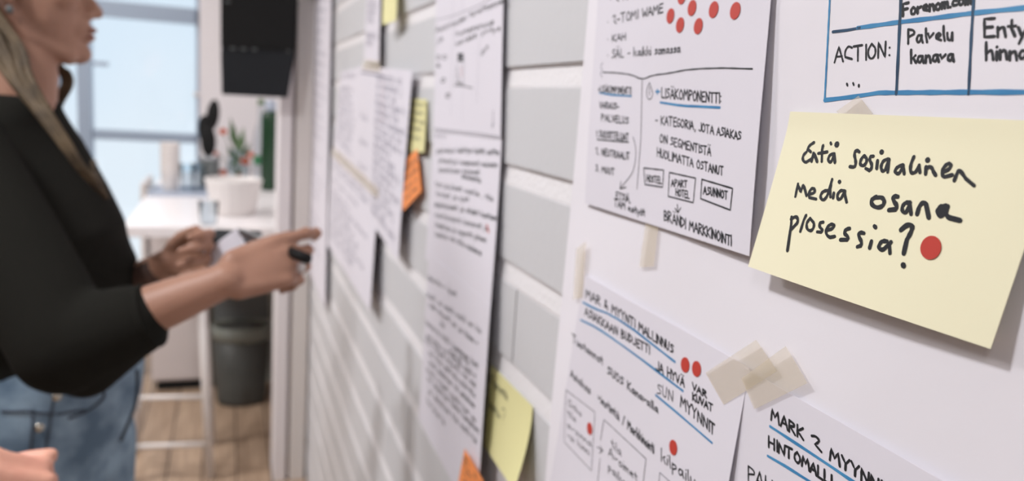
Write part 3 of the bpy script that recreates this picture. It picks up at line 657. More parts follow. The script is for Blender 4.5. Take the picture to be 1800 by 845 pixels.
# --- lower left A4 sheet
s2 = Sheet([(1027, 482, .0050), (1316, 646, .0052), (1236, 1120, .0110), (940, 1010, .0060)], bulge=wav(.0006, 5, 6, .3))
t2 = sheet_thing('paper_sheet', s2, 'white sheet with three blue underlines and red dots, lower left on the flipchart paper', 'paper', mPaper, nu=18, nv=20)
W2 = .0012
ink(s2, t2, [('t', 'MAR & MYYNTI MALLINNUS', [(1030, 524), (1062, 540), (1184, 622)], 13, W2)])
ink(s2, t2, [('l', [(1025, 531), (1045, 542), (1075, 553), (1130, 590), (1187, 636)], .0016, 1)], mBlue, 'underline', 'blue marker underline')
ink(s2, t2, [('t', 'ASIAKKAAN BUDJETTI', [(1028, 553), (1075, 583), (1142, 622)], 12, W2)])
ink(s2, t2, [('l', [(1021, 562), (1050, 576), (1085, 600), (1140, 640), (1201, 687)], .0016, 1)], mBlue, 'underline', 'blue marker underline')
ink(s2, t2, [('t', 'JA HYVÄ', [(1153, 650), (1203, 680)], 15, W2, {'h1': 13})])
ink(s2, t2, [('t', 'SUN', [(1155, 692), (1183, 706)], 16, .0008)])
ink(s2, t2, [('l', [(1153, 694), (1200, 733), (1252, 778)], .0015, 1)], mBlue, 'underline', 'blue marker underline')
ink(s2, t2, [('t', 'MYYNNIT', [(1196, 714), (1257, 766)], 17, W2)])
ink(s2, t2, [('t', 'VAR', [(1217, 684), (1242, 699)], 10, W2)])
ink(s2, t2, [('t', 'KUVAT', [(1217, 702), (1253, 724)], 11, W2)])
ink(s2, t2, [('t', 'Tuotannot', [(1006, 600), (1060, 641)], 12, W2)])
ink(s2, t2, [('t', 'SUOS Kanavalla', [(1068, 656), (1157, 726)], 12, W2)])
ink(s2, t2, [('t', 'Asiakas', [(1003, 661), (1038, 693)], 12, W2)])
ink(s2, t2, [('t', 'viestintä /', [(1051, 703), (1098, 748)], 13, W2)])
ink(s2, t2, [('t', 'Markkinointi', [(1103, 753), (1150, 797)], 14, W2)])
ink(s2, t2, [('t', 'kilpailu', [(1161, 808), (1222, 856)], 18, .0011)])
ink(s2, t2, [('l', [(995, 685), (1046, 724), (1040, 827), (992, 776), (995, 685)], .0006), ('t', 'Onko', [(999, 712), (1022, 732)], 10, .0007), ('t', 'tila', [(998, 730), (1012, 742)], 10, .0007), ('t', 'avoinna', [(997, 750), (1040, 786)], 10, .0007), ('t', 'vai kiinni', [(997, 768), (1036, 800)], 10, .0007)], None, 'boxed_note')
ink(s2, t2, [('l', [(1056, 773), (1062, 737), (1136, 806), (1128, 870)], .0006), ('l', [(1055, 805), (1049, 870)], .0006), ('t', 'tila', [(1074, 784), (1092, 802)], 13, .0008), ('t', 'Avoimet', [(1070, 800), (1120, 846)], 13, .0009), ('t', 'paikat', [(1069, 825), (1106, 862)], 12, .0009)], None, 'boxed_note')
ink(s2, t2, [('l', [(1050, 785), (1060, 792)], .0008), ('l', [(1055, 783), (1060, 792), (1054, 796)], .0007)], None, 'arrow')
ink(s2, t2, [('l', [(1156, 880), (1160, 830), (1200, 866)], .0006)], mInkS, 'box_corner')
for px, py, w in ((1205, 641, 'left one of the red dot stickers paired beside the first underline, lower left sheet'), (1225, 648, 'right one of the red dot stickers paired beside the first underline, lower left sheet'), (1184, 786, 'single red dot sticker below the third blue underline, lower left sheet'), (1037, 753, 'red dot sticker on the small boxed note of the lower left sheet')):
    dot(s2, px, py, w, 'red dot stickers on the lower left sheet')

# --- lower right A4 sheet
s3 = Sheet([(1309, 646, .0052), (1850, 955, .0045), (1800, 1500, .0060), (1228, 1180, .0060)], bulge=wav(.0005, 6, 5, 2.0))
t3 = sheet_thing('paper_sheet', s3, 'white sheet with large black capitals over two blue underlines, at the bottom right', 'paper', mPaper, nu=18, nv=18)
ink(s3, t3, [('t', 'MARK', [(1356, 738), (1412, 773)], 17, .0014)]); ink(s3, t3, [('t', '2', [(1425, 782), (1444, 794)], 19, .0014)])
ink(s3, t3, [('t', 'MYYNNINKI', [(1459, 808), (1590, 892)], 18, .0014)])
ink(s3, t3, [('l', [(1354, 749), (1400, 779), (1459, 818), (1500, 846), (1560, 885)], .0016, 1)], mBlue, 'underline', 'blue marker underline')
ink(s3, t3, [('t', 'HINTOMALLI', [(1351, 785), (1400, 812), (1462, 853)], 16, .0014)])
ink(s3, t3, [('l', [(1350, 801), (1390, 824), (1440, 856)], .0016, 1)], mBlue, 'underline', 'blue marker underline')
ink(s3, t3, [('t', 'PALV', [(1314, 843), (1370, 878)], 22, .0011)])

# --- big yellow note
s4 = Sheet([(1389, 196, .0038), (1872, 214, .0038), (1741, 613, .0095), (1315, 468, .0140)], prof=lambda a, b: (max(0, b-.10)/.90)**1.1, bulge=lambda a, b: .0014*math.sin(math.pi*a)*b - .0*b)
t4 = sheet_thing('sticky_note', s4, 'large pale yellow sticky note with black handwriting and one red dot', 'sticky note', mYel, 'sticky notes on the wall', 24, 24)
A_ = lambda pts: [(1360 + x*.3313, 180 + y*.3313) for x, y in pts]
B_ = lambda pts: [(1560 + x*.355, 200 + y*.355) for x, y in pts]
def word(strokes, w=.0016): ink(s4, t4, [('l', p, ww, 2 if len(p) > 2 else 0) for p, ww in [(s if isinstance(s, tuple) else (s, w)) for s in strokes]])
dt = lambda x, y: [(x-1, y), (x+1, y+1)]
word([A_([(215, 212), (192, 226), (172, 258), (198, 262)]), A_([(175, 262), (155, 282), (156, 312), (182, 320), (203, 298)]), A_([(202, 312), (212, 270)]), A_([(212, 268), (222, 282), (232, 314)]), A_([(263, 228), (254, 270), (256, 312)]), A_([(238, 270), (285, 262)]), A_([(320, 272), (300, 276), (288, 300), (298, 320), (316, 302), (323, 272)]), A_([(322, 272), (326, 318)]), (A_(dt(336, 222)), .0030), (A_([(303, 214), (306, 220)]), .0015)])
word([A_([(455, 262), (440, 250), (428, 272), (434, 300), (438, 330), (420, 350), (405, 340)]), A_([(482, 282), (465, 298), (458, 328), (478, 338), (495, 315), (494, 288), (482, 282)]), A_([(530, 285), (514, 285), (510, 306), (522, 326), (520, 352), (504, 366), (490, 350)]), A_([(552, 308), (548, 350)]), (A_(dt(574, 262)), .0024), A_([(610, 300), (584, 306), (568, 340), (578, 368), (600, 352), (614, 302)]), A_([(612, 302), (606, 368)]), B_([(78, 252), (50, 262), (36, 284), (50, 299), (70, 285), (80, 255)]), B_([(78, 258), (84, 296)]), B_([(132, 212), (114, 255), (116, 292), (136, 293), (152, 272), (158, 256)]), B_([(158, 254), (162, 290)]), (B_(dt(200, 228)), .0024), B_([(192, 262), (190, 298)]), B_([(192, 272), (212, 258), (224, 272), (230, 292), (240, 304)]), B_([(276, 288), (308, 274), (318, 250), (300, 244), (276, 268), (270, 302), (292, 318), (322, 302)]), B_([(332, 330), (346, 292), (358, 276), (376, 300), (398, 334), (430, 355)])])
word([A_([(116, 498), (130, 432)]), A_([(130, 438), (142, 462), (144, 488), (156, 440)]), A_([(157, 440), (170, 462), (175, 494)]), A_([(186, 486), (214, 482), (222, 462), (204, 452), (186, 480), (192, 518), (226, 512)]), A_([(288, 466), (262, 470), (246, 498), (262, 522), (284, 500), (300, 450), (311, 408)]), A_([(305, 440), (298, 480), (302, 500)]), A_([(320, 480), (316, 506)]), (A_(dt(350, 420)), .0020), A_([(378, 470), (356, 464), (336, 492), (344, 517), (366, 505), (380, 470)]), A_([(378, 472), (378, 500), (388, 528)])])
word([(A_([(545, 500), (518, 516), (522, 545), (555, 560), (586, 545), (588, 512), (560, 498), (536, 504)]), .0020), (B_([(52, 410), (30, 406), (30, 430), (50, 455), (40, 482), (8, 476)]), .0020), (B_([(112, 437), (85, 440), (70, 470), (85, 494), (106, 472), (114, 440)]), .0018), (B_([(112, 442), (118, 496)]), .0018), (B_([(148, 496), (160, 452), (182, 436), (198, 452), (206, 514)]), .0020), (B_([(292, 458), (262, 460), (248, 486), (266, 506), (290, 490), (298, 460)]), .0024), (B_([(266, 480), (280, 478)]), .0030), (B_([(294, 470), (290, 500), (318, 522), (362, 528)]), .0020)])
word([(A_([(96, 608), (92, 680), (74, 785)]), .0019), (A_([(93, 618), (120, 602), (132, 622), (120, 652), (95, 672)]), .0018), A_([(173, 598), (152, 640), (142, 684)]), A_([(194, 614), (174, 640), (178, 674), (202, 682), (217, 655), (210, 625), (194, 614)]), A_([(264, 634), (244, 638), (244, 660), (262, 676), (250, 694), (232, 686)]), A_([(280, 677), (310, 672), (326, 650), (302, 643), (277, 672), (282, 706), (312, 720), (325, 710)]), (A_([(404, 668), (384, 672), (374, 694), (398, 712), (390, 737), (355, 728)]), .0018), (A_([(480, 693), (455, 687), (452, 712), (470, 740), (460, 770), (445, 765)]), .0018), (A_([(520, 735), (510, 772)]), .0018), (A_([(535, 655), (543, 663)]), .0018), (A_([(602, 736), (576, 733), (556, 762), (568, 783), (596, 775), (624, 740)]), .0019), (A_([(622, 740), (610, 772), (618, 798)]), .0019), (B_([(68, 574), (98, 548), (128, 552), (116, 592), (86, 640), (82, 690)]), .0022), (B_([(78, 747), (82, 752)]), .0024)])
dot(s4, 1637, 435, 'red dot sticker on the large yellow note', 'red dot sticker on the yellow note')

# --- masking tape on the flipchart
tape([(1142, 343), (1163, 346), (1149, 468), (1123, 470)], .0052, 'vertical masking tape strip hanging below the boxed-words sheet')
tape([(1013, 438), (1030, 424), (1024, 523), (1007, 526)], .0058, 'narrow masking tape strip at the left edge of the flipchart paper')
tape([(1240, 655), (1329, 597), (1366, 652), (1272, 711)], .0062, 'left of the two crossed masking tape pieces between the lower sheets')
tape([(1303, 665), (1381, 608), (1419, 673), (1326, 719)], .0068, 'right of the two crossed masking tape pieces between the lower sheets')
tape([(1470, 196), (1509, 168), (1534, 200), (1500, 222)], .0034, 'small masking tape corner just above the large yellow note')

# --- middle column: three sheets
m1 = Sheet([(768, -200, .004), (890, -235, .006), (880, 243, .006), (762, 228, .004)], bulge=wav(.001, 5, 4, 1))
tm1 = sheet_thing('paper_sheet', m1, 'white sheet with a small dark diagram, top of the middle column on the bricks', 'paper', mPaper)
WM = .0015
ink(m1, tm1, [('l', [(768, 35), (790, 30), (812, 22), (850, 6), (870, -6)], .0007, 1)], mInkS)
ink(m1, tm1, [('t', 'Asiakkaiden tavoittaminen', [(766, 58), (800, 45), (840, 24), (888, 4)], 9, WM)])
ink(m1, tm1, [('t', 'kumppanuus', [(801, 64), (868, 42)], 9, WM)]); ink(m1, tm1, [('t', 'kanssa yritys', [(800, 82), (842, 63), (879, 53)], 8, WM)])
ink(m1, tm1, [('t', 'ja', [(767, 77), (779, 71)], 9, WM)]); ink(m1, tm1, [('t', 'on', [(846, 99), (858, 86)], 11, WM)])
ink(m1, tm1, [('t', 'oo', [(767, 104), (786, 104)], 10, .0014), ('t', 'e', [(767, 119), (774, 119)], 10, .0014), ('t', 'o', [(774, 146), (783, 143)], 10, .0016), ('t', 'o', [(783, 172), (792, 170)], 10, .0018)])
ink(m1, tm1, [('l', [(805, 95), (815, 95), (804, 100), (816, 101), (804, 106), (815, 107)], .0022), ('l', [(803, 110), (800, 148)], .0009), ('l', [(815, 108), (815, 148)], .0012), ('l', [(804, 118), (804, 130), (807, 140), (803, 146), (815, 147)], .0016), ('l', [(798, 150), (815, 151), (831, 155)], .0012)], None, 'diagram')
ink(m1, tm1, [('l', [(811, 118), (812, 134)], .0018)], mRedI, 'red_mark', 'small red pen mark')
ink(m1, tm1, [('l', [(796, 50), (792, 205)], .0005), ('l', [(813, 156), (812, 215)], .0004), ('l', [(843, 70), (838, 180)], .0005), ('l', [(762, 35), (766, 36)], .0004), ('l', [(796, 0), (796, 40)], .0006), ('l', [(813, 0), (813, 20)], .0008)], mInkF, 'column_rule')
ink(m1, tm1, [('l', [(867, 195), (867, 212), (865, 224), (868, 218)], .0013)], mInkS)
ink(m1, tm1, [('l', [(763, 226), (800, 230), (840, 234), (877, 240)], .0007)], mInkS, 'bottom_rule')
m2 = Sheet([(762, 230, .003), (882, 244, .0045), (862, 548, .012), (748, 455, .005)], bulge=wav(.0008, 5, 4, 2))
tm2 = sheet_thing('paper_sheet', m2, 'white sheet with handwriting and a red spot, middle of the column on the bricks', 'paper', mPaper)
rows = [('palvelun kehitys kohti uutta', [(768, 269), (820, 268), (877, 272)]), ('yhteistyö kumppanit mukaan', [(770, 286), (820, 290), (874, 294)]), ('asiakkaan tarpeet', [(771, 302), (843, 307)]), ('seuranta', [(812, 313), (845, 321)]), ('tarjoukset uusille , tila', [(765, 327), (820, 338), (867, 354)]), ('hinnat ja ajat', [(767, 344), (824, 355)]), ('sopimukset ja ehdot kuntoon', [(764, 362), (820, 373), (874, 388)]), ('markkinointi kanavat ja', [(765, 381), (858, 405)]), ('tiedotus ja raportit yhteen', [(765, 398), (855, 426)]), ('kaikki voi olla mukana', [(765, 415), (800, 425), (846, 449)])]
for i, (s_, bb) in enumerate(rows): ink(m2, tm2, [('t', s_, bb, 8.5, .0015 if i % 3 else .0018)])
ink(m2, tm2, [('t', 'osio', [(764, 240), (784, 243)], 7, .0007)], mInkS)
ink(m2, tm2, [('l', [(856, 396), (859, 407)], .004)], mDot, 'red_mark', 'small red spot at the end of a row')
m3 = Sheet([(754, 443, .0045), (861, 537, .013), (838, 930, .022), (736, 735, .006)], bulge=wav(.0008, 5, 4, .5))
tm3 = sheet_thing('paper_sheet', m3, 'white sheet dense with handwriting, bottom of the middle column, lifting off the bricks', 'paper', mPaper)
ink(m3, tm3, [('t', 'ideoita + ajat', [(752, 490), (802, 521)], 8, .0016), ('l', [(790, 495), (789, 522)], .0008)])
words = 'asiakas palvelu tila kanava hinta myynti uusi sopimus tarjous kumppani viesti seuranta ryhmä tapa malli ja on ei kun voi tulee'.split()
def filler(r, n): 
    s = ''
    while len(s) < n: s += r.choice(words) + ' '
    return s[:n].strip()
rw = random.Random(11)
for a_, c_, n in (((750, 521), (845, 585), 26), ((754, 537), (840, 608), 25), ((774, 571), (782, 576), 2), ((748, 569), (840, 648), 26), ((790, 622), (824, 641), 10), ((750, 593), (836, 666), 25), ((748, 601), (836, 681), 24), ((754, 622), (835, 698), 24), ((754, 638), (834, 717), 24), ((750, 652), (836, 742), 25), ((752, 668), (842, 762), 26), ((752, 688), (838, 780), 25), ((750, 706), (782, 748), 10)):
    ink(m3, tm3, [('t', filler(rw, n), [a_, c_], 9, .0017)])
# --- small yellow note and the orange note below the column
s5 = Sheet([(863, 640, .002), (936, 714, .002), (903, 862, .024), (850, 782, .004)], prof=ease(1.5))
t5 = sheet_thing('sticky_note', s5, 'small yellow sticky note with two words, curling off the bricks at the bottom', 'sticky note', mYel2, 'sticky notes on the wall')
ink(s5, t5, [('t', 'Kysyntä', [(863, 672), (892, 704)], 13, .0015)]); ink(s5, t5, [('t', 'laatu', [(857, 712), (878, 735)], 13, .0016)]); ink(s5, t5, [('t', '?', [(881, 743), (888, 748)], 26, .0009)])
s6 = Sheet([(817, 788, .0250), (852, 850, .0270), (846, 960, .032), (795, 900, .030)])
t6 = sheet_thing('sticky_note', s6, 'bright orange sticky note with its corner at the bottom edge', 'sticky note', mOra, 'sticky notes on the wall')
for k in range(5): ink(s6, t6, [('t', filler(rw, 6), [(815, 805+k*13), (846, 858+k*13)], 9, .0011)])
# --- second yellow and orange notes, left of the middle column
s7 = Sheet([(714, 172, .003), (750, 175, .003), (745, 268, .010), (712, 266, .006)], prof=ease(1.3))
t7 = sheet_thing('sticky_note', s7, 'yellow sticky note with four rows of faint writing, half behind a pinned sheet', 'sticky note', mYel2, 'sticky notes on the wall')
for k, (a_, c_) in enumerate((((717, 185), (747, 188)), ((717, 198), (744, 203)), ((717, 212), (746, 219)), ((716, 226), (740, 231)), ((716, 242), (738, 248)))): ink(s7, t7, [('t', filler(rw, 9), [a_, c_], 8, .0014)])
s8 = Sheet([(706, 288, .012), (733, 261, .009), (741, 336, .009), (708, 371, .020)])
t8 = sheet_thing('sticky_note', s8, 'orange sticky note with black writing, tilted below the half hidden yellow one', 'sticky note', mOra, 'sticky notes on the wall')
for k in range(4): ink(s8, t8, [('t', filler(rw, 6), [(711, 303+k*17), (733, 283+k*17)], 10, .0016)])
# --- left group of sheets (wall coordinates give their rows)
def rows_on(sh, par, n, m, w, a0=.06, a1=.94, b0=.06, b1=.95, hh=.013, seed=1, skip=.12, chars=24):
    r = random.Random(seed)
    for k in range(n):
        bb = b0 + (b1-b0)*k/n
        if r.random() < skip: continue
        e = a0 + (a1-a0)*r.uniform(.55, 1); s_ = filler(r, int(chars*(e-a0)/(a1-a0)))
        bm_ = bmesh.new(); x = 0; T = sum(wid(c) for c in s_); y0, z0 = sh.yz(a0, bb); y1, z1 = sh.yz(e, bb)
        for ch in s_:
            if ch != ' ':
                for st in (G.get(ch) or G['o']).split('|'):
                    P = [tuple(map(float, p.split(','))) for p in st.split()]
                    ribbon(bm_, sh, [(y0+(y1-y0)*(x+gx)/T, z0+(z1-z0)*(x+gx)/T + gy*hh) for gx, gy in P], w)
            x += wid(ch)
        me = bpy.data.meshes.new('handwriting'); bm_.to_mesh(me); bm_.free(); link('handwriting', me, m, par)
l1 = Sheet([(632, 114, .010), (724, 124, .012), (700, 458, .020), (625, 352, .010)], bulge=wav(.001, 5, 4, .5))
tl1 = sheet_thing('paper_sheet', l1, 'white sheet of slanting rows with a faint red margin, left of the orange note', 'paper', mPaper)
rows_on(l1, tl1, 17, mInkF, .0022, .42, .98, .08, .98, .014, 3, .0, 17); rows_on(l1, tl1, 8, mInkF, .0018, .06, .36, .2, .9, .014, 4, .3, 8)
ink(l1, tl1, [('l', [(634, 127), (676, 134)], .0030)], mInkF, 'heading'); ink(l1, tl1, [('l', [(673, 140), (672, 215)], .0016)], mRedI, 'margin_rule', 'faint red margin rule')
l1b = Sheet([(599, 126, .006), (633, 118, .007), (628, 325, .009), (586, 262, .006)])
tl1b = sheet_thing('paper_sheet', l1b, 'narrow-looking white sheet with faint lavender rows beside the red-margined sheet', 'paper', mPaper)
rows_on(l1b, tl1b, 12, mInkF, .0018, .1, .9, .08, .9, .014, 6, .2, 14)
l2 = Sheet([(583, 264, .010), (664, 345, .013), (651, 548, .022), (574, 428, .010)], bulge=wav(.001, 5, 4, .5))
tl2 = sheet_thing('paper_sheet', l2, 'white sheet of faint writing taped below the lavender-rowed one', 'paper', mPaper)
rows_on(l2, tl2, 14, mInkF, .0020, .08, .92, .10, .92, .013, 8, .1, 22)
l0 = Sheet([(645, -60, .004), (670, -60, .010), (666, 112, .014), (640, 108, .006)])
tl0 = sheet_thing('paper_sheet', l0, 'white sheet seen edge-on above the red-margined sheet, below the top yellow note', 'paper', mPaper)
rows_on(l0, tl0, 9, mInkF, .0022, .15, .9, .2, .9, .015, 9, .1, 10)
s9 = Sheet([(674, -30, .010), (700, -35, .010), (696, 36, .020), (672, 44, .028)])
t9 = sheet_thing('sticky_note', s9, 'pale yellow sticky note at the top edge above the edge-on sheet', 'sticky note', mYel2, 'sticky notes on the wall')
l3 = Sheet([(551, -60, .006), (584, -70, .010), (572, 545, .014), (540, 470, .006)], bulge=wav(.001, 3, 4, .5))
tl3 = sheet_thing('paper_sheet', l3, 'tall white paper strip at the far end of the brick wall by the door post', 'paper', mPaper)
rows_on(l3, tl3, 26, mInkF, .0020, .15, .85, .08, .92, .014, 12, .2, 14)
tape([(641, 104), (667, 108), (668, 126), (635, 121)], .0150, 'masking tape joining the edge-on sheet to the red-margined sheet')
tape([(585, 257), (668, 335), (665, 352), (583, 273)], .0150, 'long slanting masking tape strip along the top of the faint sheet')

# ---------------------------------------------------------------- people
Z = Vector((0, 0, 1)); RI = Vector((cr[0], cr[1], 0)).normalized(); TC = Vector((cb[0], cb[1], 0)).normalized()
RI = (RI - TC*RI.dot(TC)).normalized()
def facing(deg): a = math.radians(deg); return (RI*math.cos(a) + TC*math.sin(a)).normalized()
def hand(bm, Wp, f, n, s, k=1.0, curls=None, thumb=(.55, .75, -.35), spread=.0):
    """palm, four unequal bent fingers and a thumb; f fingers, n back of hand, s thumb side"""
    f, n, s = f.normalized(), n.normalized(), s.normalized(); tips = {}
    offs = (.029, .010, -.010, -.028); LL = ((.043, .026, .021), (.047, .030, .022), (.043, .028, .021), (.034, .021, .018)); rad = (.0092, .0092, .0087, .0076)
    ell(bm, Wp + f*.045*k, (.05*k, .037*k, .0145*k), Matrix((( f.x, s.x, n.x, 0), (f.y, s.y, n.y, 0), (f.z, s.z, n.z, 0), (0, 0, 0, 1))))
    for i in range(4):
        base = Wp + (f*(.088 - (.004, 0, .004, .013)[i]) + s*offs[i])*k
        cap(bm, Wp + s*offs[i]*.6*k + f*.01*k, base, .0155*k, .0108*k)
        ang = 0; p = base; fd = (f + s*(offs[i]*spread)).normalized(); pts = [p]
        for j in range(3):
            ang += math.radians(curls[i][j]); d = fd*math.cos(ang) - n*math.sin(ang)
            q_ = p + d*LL[i][j]*k; cap(bm, p, q_, rad[i]*k*(1-.09*j), rad[i]*k*(1-.09*(j+1))); ell(bm, p, (rad[i]*1.08*k,)*3); p = q_; pts.append(p)
        tips[i] = pts
    b0 = Wp + (f*.018 + s*.022)*k; d = (f*thumb[0] + s*thumb[1] + n*thumb[2]).normalized(); d2 = (d*.6 + f*.6 - n*.1).normalized()
    b1 = b0 + d*.040*k; b2 = b1 + d2*.032*k; b3 = b2 + (d2*.8+f*.3-n*.15).normalized()*.026*k
    chain(bm, [b0, b1, b2, b3], [.0165*k, .0125*k, .0108*k, .0088*k]); tips['t'] = [b0, b1, b2, b3]
    return tips
def head(bm, O, F, L, ear=True):
    R = Matrix(((F.x, L.x, 0, 0), (F.y, L.y, 0, 0), (F.z, L.z, 1, 0), (0, 0, 0, 1)))
    P = lambda f, l, u: O + F*f + L*l + Z*u
    ell(bm, P(-.010, 0, .035), (.096, .074, .080), R); ell(bm, P(.030, 0, -.034), (.066, .061, .083), R)
    for s in (-1, 1):
        chain(bm, [P(-.005, s*.048, -.045), P(.020, s*.044, -.080), P(.070, s*.020, -.103)], [.017, .0155, .0165])
        ell(bm, P(.062, s*.034, -.020), (.028, .024, .024), R)                      # cheek
        cap(bm, P(.080, s*.045, .018), P(.090, s*.012, .017), .010, .010)             # brow
        ell(bm, P(-.004, s*.073, -.012), (.017, .008, .031), R @ Matrix.Rotation(-.2, 4, 'Y'))
        ell(bm, P(-.010, s*.079, -.004), (.015, .005, .018), R)
        ell(bm, P(.099, s*.011, -.040), (.011, .0085, .0085), R)
    ell(bm, P(.084, 0, -.100), (.021, .020, .017), R); ell(bm, P(.086, 0, -.060), (.016, .028, .024), R)
    ell(bm, P(.060, 0, -.085), (.035, .036, .028), R); ell(bm, P(.026, 0, -.062), (.064, .054, .052), R)
    chain(bm, [P(.086, 0, .012), P(.098, 0, -.014), P(.112, 0, -.035)], [.0085, .009, .0105])
    ell(bm, P(.101, 0, -.062), (.0095, .021, .0062), R); ell(bm, P(.098, 0, -.0755), (.010, .019, .0075), R)
def face_bits(par, O, F, L):
    R = Matrix(((F.x, L.x, 0, 0), (F.y, L.y, 0, 0), (F.z, L.z, 1, 0), (0, 0, 0, 1)))
    P = lambda f, l, u: O + F*f + L*l + Z*u
    for s in (-1, 1):
        b = bmesh.new(); ell(b, P(.076, s*.031, .001), (.0125, .0135, .0115), R); e = build('eye', b, mEyeW, par, True)
        b = bmesh.new(); ell(b, P(.0865, s*.031, .001), (.0035, .0055, .0055), R, 12); build('iris', b, mEyeD, e, True)
        b = bmesh.new(); chain(b, [P(.088, s*.048, .024), P(.096, s*.032, .029), P(.097, s*.014, .025)], [.0025, .0032, .0028], 6); build('eyebrow', b, mHair, par, True)
    b = bmesh.new(); ell(b, P(.1035, 0, -.0625), (.0088, .020, .0048), R); ell(b, P(.1005, 0, -.0740), (.0092, .018, .0058), R); build('lips', b, mLip, par, True)
def body_legs(bm, pel, sideL, fwd, zf=.09, k=1.0, hipw=.09):
    ks = []
    for s in (-1, 1):
        hip = pel + sideL*s*hipw; hip.z = pel.z - .06; kn = hip + fwd*.02 + sideL*s*.01; kn.z = .47; an = kn - fwd*.03; an.z = zf
        ks.append((hip, kn, an)); chain(bm, [hip, kn, an], [.078, .055, .040], 16)
    return ks

# ---- the woman
px_ = lambda x, y, d: atd(x, y, d)
wloc = atd(60, 700, 1.22)
wo_ = thing('person', (wloc.x, wloc.y, 0), 'person in a black knit top and blue jeans, writing on a pad, face in profile', 'person', None)
Fh = facing(-26); Lh = Z.cross(Fh)
O = px_(22, -34, 1.20)
sk = bmesh.new(); head(sk, O, Fh, Lh)
neckb = px_(22, 215, 1.22)
chain(sk, [O + Fh*-.012 - Z*.05, px_(40, 130, 1.21), neckb + Z*.0, px_(10, 330, 1.22)], [.054, .049, .060, .085], 18)
shR = px_(-85, 250, 1.06); elR = px_(112, 606, 1.02); wrR = px_(398, 492, 1.045)
shL = px_(92, 268, 1.37); elL = px_(135, 555, 1.38); wrL = px_(300, 459, 1.30)
chain(sk, [shR, elR, elR + (wrR-elR)*.35, elR + (wrR-elR)*.7, wrR], [.044, .037, .036, .030, .0225], 18)
ell(sk, wrR, (.026, .024, .024)); 
chain(sk, [shL, elL, elL + (wrL-elL)*.4, wrL], [.042, .035, .033, .023], 18)
back = TC.normalized()
fR = (px_(516, 452, 1.09) - wrR).normalized(); sR = (Z*.70 + RI*.15 - TC*.50); sR = (sR - fR*sR.dot(fR)).normalized(); nR = sR.cross(fR).normalized()
if nR.dot(TC) < 0: nR = -nR
TR = hand(sk, wrR, fR, nR, sR, .98, ((10, 34, 42), (38, 62, 35), (46, 66, 38), (50, 62, 36)), thumb=(1.0, .30, -.40), spread=.5)
fL = (px_(420, 432, 1.24) - wrL).normalized(); sL = (Z*.95 - fL*(Z.dot(fL))).normalized(); nL = (fL.cross(sL)).normalized()
if nL.dot(TC) > 0: nL = -nL
TL_ = hand(sk, wrL, fL, nL, sL, .95, ((30, 45, 30), (42, 50, 30), (48, 52, 30), (52, 50, 30)), thumb=(.95, .30, -.45))
pel = px_(34, 740, 1.23); Fp = facing(40); Lp = Z.cross(Fp)
# torso core, hips and legs of the one body surface
loft(sk, [(px_(0, 245, 1.21), Lh*.12, Fh*.06), (px_(30, 420, 1.22), Lh*.13, Fh*.085), (px_(36, 600, 1.23), Lp*.12, Fp*.09), (px_(34, 720, 1.23), Lp*.14, Fp*.10)])
ell(sk, pel, (.14, .12, .11)); legs = body_legs(sk, pel, Lp, Fp)
for hp, kn, an in legs: chain(sk, [Vector((an.x, an.y, .05)), Vector((an.x, an.y, .035)) + Fp*.14], [.038, .030])
me = fuse(sk, .0034, 7, .5); me.materials.append(mSkin); me.materials.append(mTattoo)
body = link('body', me, None, wo_)
dL = (wrL - elL); lo_ = elL + dL*.2
for p in me.polygons:
    c = p.center; t = (c - elL).dot(dL)/dL.length_squared
    if .15 < t < .90 and (c - (elL + dL*t)).length < .05 and (c - wrL).length < .4 and (c.z - (elL + dL*t).z) < .014 and (c - px_(330, 475, 1.3)).length < .26: p.material_index = 1
face_bits(wo_, O, Fh, Lh)
# black knit top: torso, sleeves, neckline as one cloth surface
kb = bmesh.new()
F25 = facing(-2); L25 = Z.cross(F25); F50 = facing(20); L50 = Z.cross(F50)
loft(kb, [(px_(24, 165, 1.215), L25*.062, F25*.060), (px_(12, 190, 1.215), L25*.100, F25*.068), (px_(-2, 218, 1.215), L25*.150, F25*.080), (px_(-1, 255, 1.215), L25*.182, F25*.092), (px_(23, 335, 1.215), L25*.195, F25*.112),
          (px_(44, 400, 1.215), L25*.192, F25*.126), (px_(40, 470, 1.22), L50*.185, F50*.130), (px_(39, 545, 1.225), L50*.178, F50*.130), (px_(31, 600, 1.23), Lp*.172, Fp*.135), (px_(33, 622, 1.23), Lp*.168, Fp*.133)], 36)
chain(kb, [shR + Z*.0, shR.lerp(elR, .5), elR + Z*.004], [.064, .066, .064], 20)
cuffR = px_(268, 553, 1.03)
cyl(kb, elR, cuffR, .064, .0405, 24); cap(kb, elR, elR.lerp(cuffR, .75), .064, .049, 20)
cap(kb, px_(150, 640, 1.05), px_(215, 600, 1.035), .045, .036, 16)                 # slack of the sleeve
chain(kb, [shL, shL.lerp(elL, .5), elL], [.054, .054, .050], 20); cap(kb, elL, elL.lerp(wrL, .25), .050, .045, 20)
me = fuse(kb, .006, 8, .5); top = link('knit_top', me, mKnit, wo_)
b = bmesh.new(); ax = (cuffR-elR).normalized(); q1 = ax.cross(Z).normalized(); q2 = ax.cross(q1)
loft(b, [(cuffR - ax*.022, q1*.042, q2*.0425), (cuffR - ax*.002, q1*.0425, q2*.043), (cuffR + ax*.001, q1*.041, q2*.0415), (cuffR + ax*.0, q1*.037, q2*.037), (cuffR - ax*.02, q1*.036, q2*.036)], 28)
build('cuff', b, mKnit, top, True)
